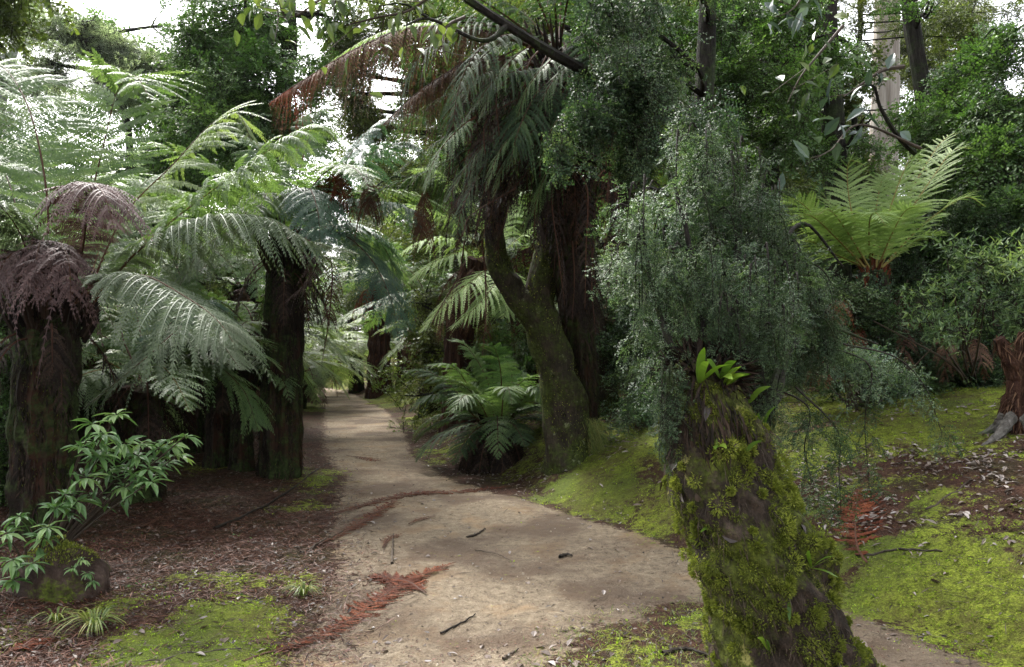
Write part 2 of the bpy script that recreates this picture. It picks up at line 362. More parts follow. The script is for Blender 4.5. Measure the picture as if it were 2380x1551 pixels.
# ------------------------------------------------------------------ leaves and sprays
def leaves(mb, B, D, N, l, w, mat, rnd, fold=.25, droop=.2):
    """two-quad folded leaves: base B, direction D, normal N, length l, half width w"""
    n = len(B); D = norm(D); S = norm(np.cross(D, N)); N = norm(np.cross(S, D))
    l = np.broadcast_to(l, (n,))[:, None]; w = np.broadcast_to(w, (n,))[:, None]
    f = w*fold*1.2; q = [B, B+D*l*.45-N*l*droop*.15, B+D*l-N*l*droop]
    for sg in (1, -1): q += [B+D*l*.16+S*w*.55*sg+N*f*.5, B+D*l*.42+S*w*sg+N*(f-l*droop*.12), B+D*l*.76+S*w*.58*sg+N*(f*.6-l*droop*.5)]
    V = np.stack(q, 1).reshape(-1, 3); i = np.arange(n)[:, None]*9
    F = np.concatenate([i+np.array([k]) for k in ([0, 1, 4, 3], [1, 2, 5, 4], [0, 6, 7, 1], [1, 7, 8, 2])], 1).reshape(-1, 4)
    mb.add(V, F, mat, np.repeat(np.broadcast_to(rnd, (n,)), 4))
def leaves1(mb, B, D, N, l, w, mat, rnd, droop=.15):
    """one kite per leaf for small or far ones"""
    n = len(B); D = norm(D); S = norm(np.cross(D, N)); N = np.cross(S, D)
    l = np.broadcast_to(l, (n,))[:, None]; w = np.broadcast_to(w, (n,))[:, None]
    V = np.stack([B, B+D*l*.45+S*w, B+D*l-N*l*droop, B+D*l*.45-S*w], 1).reshape(-1, 3)
    mb.add(V, np.arange(n*4).reshape(-1, 4), mat, rnd)

def spray_proto(L=.45, nside=7, nleaf=9, ll=.02, lw=.007, seed=0, flat=.35, droop=.2, alt=True, twig=True, ang=50, two=False, leafup=.6, whorl=False):
    """a leafy branchlet along +X, up +Z: (V, F, mat(0 leaf, 1 twig), rnd)"""
    r = np.random.default_rng(seed); mb = MB()
    def stick(a, b, w):
        a = np.array(a); b = np.array(b); d = norm(b-a); s = norm(np.cross(d, [0, 0, 1.]))*w; t = np.array([0, 0, w])
        mb.add([a-s, a+s, b+s*.4, b-s*.4], [[0, 1, 2, 3]], 1, r.uniform(.2, .8)); mb.add([a-t, a+t, b+t*.4, b-t*.4], [[0, 1, 2, 3]], 1, .5)
    main = [np.array([L*s, L*.06*math.sin(5*s+seed), -droop*L*s*s]) for s in np.linspace(0, 1, 6)]
    main = smooth_curve(main, 12)
    if twig:
        for i in range(0, 11): stick(main[i], main[i+1], L*.008)
    Bs, Ds, Ns = [], [], []
    subs = []
    for k in range(nside):
        s = .12+.85*(k+.5)/nside; p = main[int(s*11)]
        a = math.radians(r.normal(ang, 10))*(1 if k % 2 else -1); l = L*.5*(1.1-s*.7)*r.uniform(.7, 1.2)
        d = norm(np.array([math.cos(a), math.sin(a), r.normal(0, flat)])); subs.append((p, d, l))
    subs.append((main[8], norm(main[-1]-main[-3]), L*.3))
    for p, d, l in subs:
        e = p+d*l+np.array([0, 0, -droop*l*.5])
        if twig: stick(p, e, L*.004)
        for j in range(nleaf):
            s = (j+.6)/nleaf; q = p*(1-s)+e*s
            sd = 1 if j % 2 else -1; pr = norm(np.cross(d, [0, 0, 1.]))*sd
            if whorl:
                if j < nleaf*.35: continue
                an = j*2.4; q = e; o2 = norm(np.cross(d, pr)); dd = norm(d*.5+pr*sd*math.cos(an)+o2*math.sin(an)+r.normal(0, .15, 3))
            else: dd = norm(d*.6+pr+r.normal(0, .30, 3))
            Bs.append(q); Ds.append(dd); Ns.append(norm(np.array([r.normal(0, 1-leafup), r.normal(0, 1-leafup), 1.])))
    n = len(Bs); Bs, Ds, Ns = map(np.array, (Bs, Ds, Ns)); rn = np.clip(r.normal(.5, .2, n), 0, 1)
    (leaves if two else leaves1)(mb, Bs, Ds, Ns, ll*r.uniform(.6, 1.2, n), lw*r.uniform(.7, 1.2, n), 0, rn)
    return mb.arrays()

def rot_to(D, roll, rng=RNG):
    """n x 3 x 3 matrices whose X column is D, Z column as upright as it can be, rolled"""
    D = norm(D); up = np.array([0, 0, 1.]); Y = np.cross(up, D); bad = np.linalg.norm(Y, axis=1) < .1
    Y[bad] = [1, 0, 0]; Y = norm(Y); Z = np.cross(D, Y)
    c, s = np.cos(roll)[:, None], np.sin(roll)[:, None]
    return np.stack([D, Y*c+Z*s, Z*c-Y*s], -1)
def scatter(mb, protos, pos, D, scale, roll=.5, mats=(0, 1), rng=RNG, shade=None):
    n = len(pos); k = rng.integers(0, len(protos), n); R = rot_to(D, rng.normal(0, roll, n)); tone = rng.normal(0, .13, n) if shade is None else shade
    for i, (V, F, M, r) in enumerate(protos):
        w = np.where(k == i)[0]
        if not len(w): continue
        VV = np.einsum('nij,mj->nmi', R[w]*scale[w][:, None, None], V)+pos[w][:, None]
        FF = F[None]+(np.arange(len(w))*len(V))[:, None, None]
        MM = np.where(M == 0, mats[0], mats[1]); rr = np.clip(r[None]+tone[w][:, None], 0, 1)
        mb.add(VV.reshape(-1, 3), FF.reshape(-1, 4), np.tile(MM, len(w)), rr.ravel())
def in_blob(c, rad, n, rng=RNG, shell=.45):
    v = norm(rng.normal(0, 1, (n, 3))); r = rng.random(n)**shell
    lump = 1+.18*np.sin(v[:, 0]*5+c[0]*3)+.15*np.sin(v[:, 1]*7+c[1]*2)+.12*np.sin(v[:, 2]*6+c[0])
    o = v*(r*lump)[:, None]; return np.asarray(c)+o*np.asarray(rad), norm(o*np.array([1, 1, .6])+1e-6)
def foliage(leaf, wood, blobs, protos, mats=(0, 1), rng=RNG, root=None, droop=.25, scale=(.7, 1.2), roll=.5, twigr=.012, limb=0, bmat=0):
    """blobs: (centre, radii, n). leaf MB gets sprays, wood MB gets limbs from root point(s) to the blobs"""
    for c, rad, n in blobs:
        m_ = max(2, n//10); sc_, _q = in_blob(c, rad, m_, rng, .6); k_ = rng.integers(0, m_, n)
        pos = sc_[k_]+rng.normal(0, .20, (n, 3))*np.asarray(rad); out = norm((pos-np.asarray(c))/np.asarray(rad)*np.array([1, 1, .6])+1e-6)
        D = norm(out*.8+rng.normal(0, .45, (n, 3))+np.array([0, 0, -droop]))
        s_ = rng.uniform(scale[0], scale[1], n); ext = protos[0][0][:, 0].max()
        scatter(leaf, protos, pos-D*(s_*ext*.55)[:, None], D, s_, roll, mats, rng, shade=rng.normal(0, .16, m_)[k_]+rng.normal(0, .06, n))
        if wood is not None and root is not None:
            c = np.asarray(c, float); rt = np.asarray(root, float)
            if rt.ndim > 1: rt = rt[np.argmin(np.linalg.norm(rt-c, axis=1)+.6*np.maximum(rt[:, 2]-c[2], 0))]
            R = max(rad); m = (rt+c)/2+rng.normal(0, .12, 3)*R
            r0 = twigr*(1+R)
            tube(wood, smooth_curve([rt, m, c], 10), np.linspace(r0*1.6, r0*.7, 10), 6, bmat, .5)
            for _ in range(limb):
                e, _o = in_blob(c, np.array(rad)*.85, 1, rng, .2); e = e[0]
                st = (c*.8+m*.2); mm = (st+e)/2+rng.normal(0, .1, 3)*R
                tube(wood, smooth_curve([st, mm, e], 8), np.linspace(r0*.7, r0*.15, 8), 4, bmat, .5)

# ------------------------------------------------------------------ fern tree trunks and dead skirts
def fibres(mb, C, R, n, l, w, mat, rng=RNG, out=.35, down=True, rm=1.):
    """short loose fibres and frond stubs on a trunk"""
    k = rng.integers(0, len(C), n); th = rng.uniform(0, 6.283, n)
    T, S, N = frames(C); Rk = np.broadcast_to(R, (len(C),))[k]
    o = S[k]*np.cos(th)[:, None]+N[k]*np.sin(th)[:, None]
    B = C[k]+o*(Rk*.97)[:, None]+T[k]*rng.normal(0, .02, n)[:, None]
    D = (-T[k] if down else T[k])*1.0+o*out*rng.uniform(0, 1.2, n)[:, None]+rng.normal(0, .25, (n, 3))
    leaves1(mb, B, D, o, l*rng.uniform(.4, 1.3, n), w*rng.uniform(.6, 1.3, n), mat, rng.uniform(0, rm, n), 0.1)
def fern_trunk(root, pts, r0, r1, seed, label=None, mats=('fern_bark', 'fern_fibre', 'moss_blade'), n=60, sides=40, nf=1800, flare=1.25, amp=.13, mossy=0, fl=.09):
    C = smooth_curve(pts, n); s = np.linspace(0, 1, n); R = r0+(r1-r0)*s
    R = R*(1+(flare-1)*np.exp(-s*9)); mb = MB()
    k = 9+seed % 5; r = np.random.default_rng(seed); ph = r.uniform(0, 6.28, 6)
    rm = rough_mod(seed, amp*.6)
    tube(mb, C, R, sides, 0, .5, lambda s, th: rm(s, th)+amp*np.sin(k*th+ph[0]+1.2*np.sin(s*6+ph[1]))*.6)
    fibres(mb, C, R, nf, fl, .006, 1)
    if mossy: fibres(mb, C[:int(n*.75)], (R*1.0)[:int(n*.75)], mossy, .03, .004, 2, out=1.2, down=False, rm=.35)
    return part('trunk', mb, mats, root, label=label)
def dead_frond(root, pts, W, mat='dead_dark', npin=30, npl=9, label=None, name='dead_frond', gaps=.12, droop=.9, rad=.010, stem='dead_stem', ragged=.22, curl=.3, rng=RNG, rr=(.1, .9)):
    mb = MB(); frond(mb, pts, W, npin, npl, droop=droop, rad=rad, ragged=ragged, gaps=gaps, curl=curl, rng=rng, rr=rr, plw=.8)
    return part(name, mb, (mat, stem), root, label=label)
def live_frond(root, pts, W, mat='fern_green', npin=36, npl=16, stem='fern_stem', label=None, **k):
    mb = MB(); frond(mb, pts, W, npin, npl, **k)
    return part('frond', mb, (mat, stem), root, label=label)
# ------------------------------------------------------------------ camera, light
cam = bpy.data.cameras.new('camera'); co = bpy.data.objects.new('camera', cam); COL.objects.link(co)
co.location = (0, 0, CAMZ); co.rotation_euler = (math.radians(90), 0, 0)
cam.sensor_width = 36; cam.lens = FX/2380*36; cam.shift_y = (V0-775.5)/2380; cam.clip_end = 500; cam.clip_start = .05
sc.camera = co
w = bpy.data.worlds.new('World'); sc.world = w; w.use_nodes = True; nt = w.node_tree; nt.nodes.clear()
SUN_EL, SUN_ROT = 52, 330        # behind the trees and to the left
sky = nt.nodes.new('ShaderNodeTexSky'); sky.sky_type = 'NISHITA'; sky.sun_disc = False; sky.sun_elevation = math.radians(SUN_EL); sky.sun_rotation = math.radians(SUN_ROT)
sky.air_density = 1.0; sky.dust_density = 5; sky.ozone_density = 1
hs = nt.nodes.new('ShaderNodeHueSaturation'); hs.inputs['Saturation'].default_value = .18
bg = nt.nodes.new('ShaderNodeBackground'); bg.inputs[1].default_value = .15
ow = nt.nodes.new('ShaderNodeOutputWorld')
nt.links.new(sky.outputs[0], hs.inputs['Color']); nt.links.new(hs.outputs[0], bg.inputs[0]); nt.links.new(bg.outputs[0], ow.inputs[0])
sl = bpy.data.lights.new('sun', 'SUN'); sl.energy = 1.5; sl.angle = math.radians(18); sl.color = (1, .96, .90)
so = bpy.data.objects.new('sun', sl); COL.objects.link(so)
az = math.radians(SUN_ROT); el = math.radians(SUN_EL)
sd = Vector((math.sin(az)*math.cos(el), math.cos(az)*math.cos(el), math.sin(el)))
so.rotation_euler = sd.to_track_quat('Z', 'Y').to_euler()
sc.view_settings.view_transform = 'Standard'; sc.view_settings.look = 'None'; sc.view_settings.gamma = 1
sc.view_settings.exposure = EXPOSURE
sc.cycles.max_bounces = 6; sc.cycles.diffuse_bounces = 4; sc.cycles.transmission_bounces = 3; sc.cycles.transparent_max_bounces = 4; sc.cycles.glossy_bounces = 2
sc.cycles.volume_bounces = 0
sc.cycles.use_denoising = True

# ------------------------------------------------------------------ ground masks
def blob(x, y, u, v, rx, ry, a=0., amp=1.):
    c = G(u, v); dx = x-c[0]; dy = y-c[1]; ca, sa = math.cos(a), math.sin(a)
    r = np.sqrt(((dx*ca+dy*sa)/rx)**2+((-dx*sa+dy*ca)/ry)**2)
    return amp*np.clip(1.35-r*.85, 0, 1)
VERGE = [(1500, 1500, .42, .42), (1620, 1440, .35, .35), (1450, 1560, .4, .3)]
def m_path(x, y):
    p = np.clip(np.minimum((x-xl(y))/.55, (xr(y)-x)/.42)+.5, 0, 1)
    vg = 0
    for u, v, rx, ry in VERGE: vg = np.maximum(vg, blob(x, y, u, v, rx, ry))
    return np.clip(p-vg*.85, 0, 1)
MOSS = [(1400, 1110, .75, 1.2, .95), (1480, 1040, .5, 1.0, 1.), (1350, 1180, .35, .5, .7), (1260, 1165, .15, .25, .9), (1560, 1200, .5, .6, .7),
        (1950, 960, 1.6, 1.3, 1.), (2200, 950, 1.4, 1.5, 1.), (1900, 1050, .8, .8, .85), (2150, 1020, .7, .7, .7), (2100, 1400, .7, .5, 1.), (2300, 1430, .5, .5, 1.1), (2200, 1510, .5, .22, 1.1),
        (2350, 1540, .3, .3, 1.1), (2330, 1200, .4, .3, .5), (2180, 1170, .3, .3, .6), (1980, 1330, .5, .3, .7),
        (540, 1450, .36, .48, 1.1), (520, 1350, .34, .25, .8), (640, 1340, .22, .18, .55), (310, 1500, .22, .16, .95), (450, 1545, .5, .14, 1.1), (700, 1350, .2, .2, .5), (560, 1520, .3, .2, .9),
        (760, 1110, .45, 1.0, .6), (720, 1180, .3, .4, .55), (740, 945, .7, 2.2, 1.), (770, 900, 1.6, 4, 1.), (900, 925, 1.5, 3.5, 1.), (980, 975, .8, 1.5, .7), (1010, 1060, .5, .8, .55), (450, 1090, .5, .5, .5), (250, 1430, .4, .3, .4), (90, 1500, .5, .3, .4)]
def m_moss(x, y):
    m = np.zeros_like(x)
    for u, v, rx, ry, a in MOSS: m = np.maximum(m, blob(x, y, u, v, rx, ry, 0, a))
    q = x-xr(y)-.15
    m = np.maximum(m, np.clip(q*1.2, 0, 1)*(.36+.16*(y > 7)+.12*wob(x, y, 2.2, 9)))
    m = m*.92+(.24*wob(x, y, 3.1, 11)+.14*wob(x, y, 8.3, 12))*(m > .02)
    for u, v, rx, ry in VERGE: m = np.maximum(m, blob(x, y, u, v, rx, ry)*.50)
    return np.clip(m, 0, 1.1)*np.clip(1-m_path(x, y)*.9, 0, 1)
def build_ground():
    ys = np.concatenate([np.linspace(-18, 1.4, 14), np.geomspace(1.5, 14, 330), np.geomspace(14.2, 160, 110)])
    s = np.linspace(-1, 1, 521); s = np.sign(s)*np.abs(s)**1.15
    hw = np.maximum(ys, 1.5)*1.25+4
    X = s[None]*hw[:, None]; Y = np.repeat(ys[:, None], len(s), 1); Z = gz(X, Y)
    pa = m_path(X, Y); mo = m_moss(X, Y)
    r = np.random.default_rng(5)
    Z = Z+mo*.012+r.normal(0, .0016, Z.shape)*(Y < 14)
    V = np.stack([X, Y, Z], -1).reshape(-1, 3); W = len(s)
    i = np.arange(len(ys)-1)[:, None]*W+np.arange(W-1)[None]; F = np.stack([i, i+1, i+W+1, i+W], -1).reshape(-1, 4)
    isp = (pa.ravel()[F].mean(1) > .5)
    for name, sel in (('ground', ~isp), ('path', isp)):
        f = F[sel]; used, inv = np.unique(f, return_inverse=True); f = inv.reshape(-1, 4)
        mb = MB(); mb.add(V[used], f, 0, .5); me = mb.mesh(name, ['ground_mix'], (0, 0, 0), True)
        for an, av in (('path', pa), ('moss', mo)):
            a = me.attributes.new(an, 'FLOAT', 'POINT'); a.data.foreach_set('value', av.ravel()[used].astype(np.float32))
        o = link(name, me); o['kind'] = 'structure'
        o['label'] = 'bare leafy forest floor with moss patches' if name == 'ground' else 'sandy brown walking path winding between the ferns'
build_ground()

# ------------------------------------------------------------------ ground cover (uncountable)
def gsample(n, x0, x1, y0, y1, dens, rng=RNG):
    """points on the ground, more of them near the camera, kept where dens says"""
    y = y0*(y1/y0)**rng.random(n); x = x0+(x1-x0)*rng.random(n); x = x*(y/y1*.9+.1) if x0 < 0 < x1 else x
    k = rng.random(n) < dens(x, y); x, y = x[k], y[k]
    return np.stack([x, y, gz(x, y)], 1)
def scatter_flat(name, B, ll, lw, mat, lift, tilt, label, rnd=(0, 1), two=True, up=0., rng=RNG, droop=.1, fold=.2):
    n = len(B); a = rng.uniform(0, 6.283, n); B = B.copy(); B[:, 2] += lift*rng.random(n)
    D = np.stack([np.cos(a), np.sin(a), rng.normal(up, tilt, n)], 1); N = np.stack([rng.normal(0, tilt, n), rng.normal(0, tilt, n), np.ones(n)], 1)
    mb = MB(); (leaves if two else leaves1)(mb, B, D, N, ll*rng.uniform(.45, 1.25, n), lw*rng.uniform(.5, 1.3, n), 0, rng.uniform(rnd[0], rnd[1], n), **({'fold': fold, 'droop': droop} if two else {'droop': droop}))
    o = link(name, mb.mesh(name, [mat])); o['kind'] = 'stuff'; o['label'] = label; o['category'] = name.replace('_', ' '); return o
def near(x, y): return (y < 16)
g = gsample(560000, -14, 14, 3.2, 15, lambda x, y: np.clip((m_moss(x, y)-.40+.38*wob(x, y, 9, 21)+.25*wob(x, y, 27, 22))*1.7, 0, 1))
scatter_flat('moss', g, .019, .0050, 'moss_bright', .002, .5, 'bright green moss cushions covering the forest floor', two=False, up=1.0)
g = gsample(170000, -14, 14, 3.0, 16, lambda x, y: np.clip((x-xr(y))*.9, 0, 1)*np.clip(.60-.75*m_moss(x, y)+.9*wob(x, y, 2.6, 31)+.5*wob(x, y, 8, 32), .04, 1)*.8)
scatter_flat('leaf_litter', g, .07, .012, 'litter_grey', .018, .35, 'grey and brown fallen gum leaves on the mossy bank', fold=.5, rnd=(0, .92))
g = gsample(260000, -15, 8, 3.2, 16, lambda x, y: np.clip((xl(y)-x+.45)*1.2, 0, 1)*np.clip(.9-1.1*m_moss(x, y)+.3*wob(x, y, 2.2, 33), .03, 1))
scatter_flat('needle_litter', g, .085, .0032, 'litter_red', .02, .25, 'red brown shredded fern litter under the tree ferns', two=False)
g = gsample(60000, -12, 10, 3.2, 16, lambda x, y: np.clip(.55-m_path(x, y)*.5, .05, 1)*(x < xr(y)+.3)*.5)
scatter_flat('crumb_litter', g, .035, .009, 'litter_dark', .012, .4, 'small dark leaf scraps along the path edges')
g = gsample(120000, -14, 14, 3.2, 15, lambda x, y: np.clip((x-xr(y)+.2)*1.2, 0, 1)*np.clip(.25+.4*wob(x, y, 5, 35)+.3*wob(x, y, 14, 36), .06, 1))
scatter_flat('dark_debris', g, .045, .0035, 'litter_dark', .018, .3, 'dark twiggy scraps caught in the moss of the right bank', two=False)
def fan(x, y): return np.clip(1-np.hypot((x-.0)/1.6, (y-3.7)/.9), 0, 1)
g = gsample(60000, -6, 7, 3.2, 11, lambda x, y: m_path(x, y)*np.clip(.04+fan(x, y)*.9+.15*(wob(x, y, 3, 41) > .25)+.5*np.exp(-np.minimum(x-xl(y), xr(y)-x)/.25), 0, 1)*.6)
scatter_flat('path_litter', g, .022, .004, 'litter_red', .004, .12, 'small brown leaf scraps trodden into the sandy path', two=False)
g = gsample(9000, -6, 8, 3.3, 9, lambda x, y: m_path(x, y)*(.35+.5*wob(x, y, 2.7, 71)))
mb = MB(); th = np.linspace(0, 2*np.pi, 6)[:-1]
for (a, zz) in ((1., 0.), ):
    n = len(g); s = np.abs(RNG.normal(0, .0038, n))+.0022; ph = RNG.uniform(0, 6.28, n); V = []
    for k in range(4): V.append(g+np.stack([np.cos(ph+k*1.57)*s, np.sin(ph+k*1.57)*s*RNG.uniform(.6, 1, n), -.001*np.ones(n)], 1))
    for k in range(4): V.append(g+np.stack([np.cos(ph+k*1.57+.4)*s*.55, np.sin(ph+k*1.57+.4)*s*.5, s*RNG.uniform(.5, 1.1, n)], 1))
    V = np.stack(V, 1).reshape(-1, 3); i = np.arange(n)[:, None]*8
    F = np.concatenate([i+np.array([q]) for q in ([0, 1, 5, 4], [1, 2, 6, 5], [2, 3, 7, 6], [3, 0, 4, 7], [4, 5, 6, 7])], 1).reshape(-1, 4); mb.add(V, F, 0, np.repeat(RNG.uniform(0, 1, n), 5))
o = link('gravel', mb.mesh('gravel', ['grit'])); o['kind'] = 'stuff'; o['label'] = 'fine gravel and grit lying on the sandy path'
g = gsample(5000, -6, 8, 3.3, 9, lambda x, y: (.10+.5*fan(x, y))*np.ones_like(x))
scatter_flat('fallen_leaves', g, .055, .014, 'litter_grey', .006, .25, 'loose pale and brown fallen leaves on the sandy path', rnd=(.0, .95), fold=.5)
g = gsample(9000, -13, 10, 3.2, 14, lambda x, y: np.clip(1.-m_path(x, y)*.93, .05, 1)*.8)
scatter_flat('twig_litter', g, .22, .0032, 'twig', .02, .06, 'thin dead twigs scattered over the forest floor', two=False, droop=.02)
g = gsample(16000, -13, 2, 3.2, 12, lambda x, y: np.clip(xl(y)-x+.5, 0, 1)*np.clip(.3+.8*wob(x, y, 3.3, 77), .04, 1)*.5)
scatter_flat('floor_litter', g, .05, .012, 'litter_grey', .012, .3, 'dull fallen leaves on the dark floor left of the path', rnd=(0, .5), fold=.5)
def vg(x, y):
    m = 0
    for u, v, rx, ry in VERGE: m = np.maximum(m, blob(x, y, u, v, rx, ry))
    return m
g = gsample(90000, -2, 4, 3.4, 6.5, lambda x, y: vg(x, y)*np.clip(.5+.6*wob(x, y, 11, 51), .03, 1)*.5)
scatter_flat('grass', g, .045, .0022, 'grass_blade', .002, .4, 'short thin grass beside the leaning mossy trunk', two=False, up=.7)
g = gsample(60000, -12, 0, 3.6, 10, lambda x, y: np.clip((xl(y)-x-.5)*.8, 0, 1)*np.clip(wob(x, y, 3.2, 61)-.05, 0, 1)*(y < 6.5))
scatter_flat('ground_cover', g, .022, .009, 'leaf_mid', .03, .5, 'tiny round leaved herbs creeping over the left floor', two=False, up=.4)
# ------------------------------------------------------------------ hero tree ferns
def px(l): return np.array([P(u, v, d) for u, v, d in l])
def fern_thing(base, label, group='tree ferns'): return thing('tree_fern', label, 'tree fern', onground(base), group)
def rosette(root, C, n, L, W, mat, rng, e=(15, 70), bend=(60, 110), az=None, **k):
    for i in range(n):
        a = (i+rng.uniform(-.3, .3))/n*2*math.pi if az is None else rng.uniform(*az)
        e0 = rng.uniform(*e); c = np.array(C)+.08*np.array([math.cos(a), math.sin(a), 0])
        live_frond(root, arc(c, a, e0, L*rng.uniform(.8, 1.12), rng.uniform(*bend), side=rng.normal(0, .15)), W*rng.uniform(.85, 1.1), mat, rng=rng, **k)
def skirt(root, C, n, L, W, mat, rng, az=None, r=.16, drop=.3, e=(-20, 25), **k):
    """dead fronds hanging under the crown"""
    for i in range(n):
        a = rng.uniform(0, 6.283) if az is None else rng.uniform(*az)
        c = np.array(C)+np.array([math.cos(a)*r, math.sin(a)*r, -drop*rng.random()]); l = L*rng.uniform(.6, 1.1)
        e0 = rng.uniform(*e); pts = arc(c, a, e0, l, 95+e0-rng.uniform(0, 8), p=.45)
        dead_frond(root, pts, W*rng.uniform(.7, 1.2), mat, rng=rng, **k)
def stubs(root, C, r, n, l, rng, mat='fern_fibre'):
    mb = MB()
    for i in range(n):
        a = rng.uniform(0, 6.283); h = rng.uniform(-.35, .05)
        o = np.array([math.cos(a), math.sin(a), 0]); b = np.array(C)+o*r*.8+np.array([0, 0, h])
        tube(mb, smooth_curve([b, b+o*l*.3+np.array([0, 0, l*.5]), b+o*l*.55+np.array([0, 0, l])], 6), [.02, .018, .016, .014, .010, .006], 5, 0, rng.random())
    part('stub_collar', mb, (mat,), root)

# A: big one at the left
r = np.random.default_rng(11); D_ = 6.5
A = fern_thing(P(100, 1265, D_), 'large dark tree fern at the left edge with a purple brown mop of fronds')
fern_trunk(A, px([(98, 1290, 6.5), (98, 1100, 6.5), (106, 900, 6.5), (112, 740, 6.5), (118, 660, 6.5)]), .225, .24, 3, nf=4500, flare=1.05, mossy=1500, mats=('fern_bark', 'fern_fibre', 'moss_blade'))
stubs(A, P(118, 700, 6.5), .30, 70, .24, r)
K = dict(rng=r)
live_frond(A, px([(95, 680, 6.5), (112, 540, 6.4), (100, 390, 6.5), (62, 240, 6.8), (0, 150, 7.1), (-70, 140, 7.3)]), .70, 'fern_green', 38, 28, 'fern_stem_dark', tip=.55, upv=.2, pl=.56, **K)
live_frond(A, px([(170, 680, 6.6), (198, 520, 6.9), (240, 340, 7.2), (272, 215, 7.4), (310, 175, 7.1), (350, 230, 6.8)]), .70, 'fern_green', 38, 28, 'fern_stem_dark', tip=.6, upv=.2, pl=.56, **K)
live_frond(A, px([(200, 690, 6.5), (290, 500, 6.7), (400, 385, 7.0), (490, 290, 7.2), (550, 262, 7.3), (585, 330, 7.2)]), .56, 'fern_bright', 38, 26, 'fern_stem_dark', tip=.55, upv=-.1, droop=.5, pl=.6, **K)
live_frond(A, px([(220, 690, 6.3), (380, 530, 6.2), (560, 395, 6.2), (680, 315, 6.3), (750, 300, 6.3), (800, 350, 6.3)]), .46, 'fern_green', 50, 24, 'fern_stem', tip=.5, droop=.8, **K)
live_frond(A, px([(220, 700, 6.1), (330, 575, 5.9), (470, 508, 5.8), (610, 505, 5.8), (720, 560, 5.8), (830, 590, 5.9)]), .40, 'fern_grey', 52, 26, 'fern_stem_dark', tip=.5, droop=1.0, label='greyish pink arching frond', **K)
live_frond(A, px([(170, 710, 6.1), (230, 650, 5.9), (330, 640, 5.6), (430, 690, 5.3), (500, 740, 5.1), (545, 800, 5.0)]), .46, 'fern_grey', 52, 28, 'fern_stem_dark', tip=.6, droop=.8, **K)
live_frond(A, px([(165, 690, 6.3), (195, 560, 6.1), (200, 455, 5.8), (205, 425, 5.5), (240, 450, 5.3), (265, 530, 5.2)]), .36, 'frond_purple', 40, 22, 'fern_stem_dark', tip=.65, droop=.9, label='purple grey drooping frond', **K)
live_frond(A, px([(70, 690, 6.3), (60, 580, 6.1), (20, 500, 5.8), (-30, 470, 5.6), (-90, 520, 5.4)]), .42, 'fern_grey', 40, 22, 'fern_stem_dark', droop=.9, **K)
live_frond(A, px([(80, 690, 6.5), (55, 560, 6.8), (10, 400, 7.2), (-70, 300, 7.6)]), .5, 'fern_green', 40, 20, 'fern_stem_dark', upv=.2, **K)
live_frond(A, px([(130, 680, 6.8), (150, 520, 7.3), (140, 400, 7.7), (160, 300, 8.0), (150, 230, 8.2)]), .5, 'fern_bright', 34, 22, 'fern_stem_dark', pl=.45, **K)
live_frond(A, px([(200, 690, 6.8), (240, 560, 7.4), (330, 430, 7.9), (400, 400, 8.2)]), .45, 'fern_green', 40, 18, 'fern_stem', **K)
for q in ([(130, 680, 6.9), (170, 520, 7.4), (220, 380, 8.0), (200, 280, 8.4), (120, 230, 8.6)], [(100, 680, 6.9), (60, 520, 7.6), (90, 380, 8.2), (150, 300, 8.6), (230, 290, 8.7)], [(200, 690, 6.9), (270, 560, 7.6), (370, 480, 8.2), (450, 470, 8.5)], [(80, 680, 6.9), (20, 560, 7.5), (-40, 420, 8.0), (-60, 300, 8.3)]):
    live_frond(A, px(q), .55, 'fern_fresh', 34, 18, 'fern_stem_dark', pl=.6, **K)
for q in ([(100, 700, 6.2), (95, 590, 6.0), (95, 560, 5.75), (85, 600, 5.55), (70, 690, 5.45)], [(110, 700, 6.2), (125, 590, 6.0), (140, 570, 5.8), (160, 610, 5.62), (165, 700, 5.5)], [(90, 700, 6.2), (60, 600, 6.0), (30, 590, 5.8), (0, 630, 5.65), (-15, 720, 5.6)],
          [(110, 700, 6.2), (110, 600, 5.9), (115, 590, 5.7), (120, 630, 5.55), (118, 710, 5.5)], [(70, 700, 6.3), (20, 620, 6.1), (-40, 600, 6.0), (-80, 660, 5.9)]):
    live_frond(A, px(q), .24, 'frond_purple', 44, 16, 'fern_stem_dark', tip=.5, droop=.85, label='purple brown withered frond', ragged=.32, gaps=.14, **K)
skirt(A, P(118, 720, 6.5), 7, .9, .16, 'dead_dark', r, r=.24)

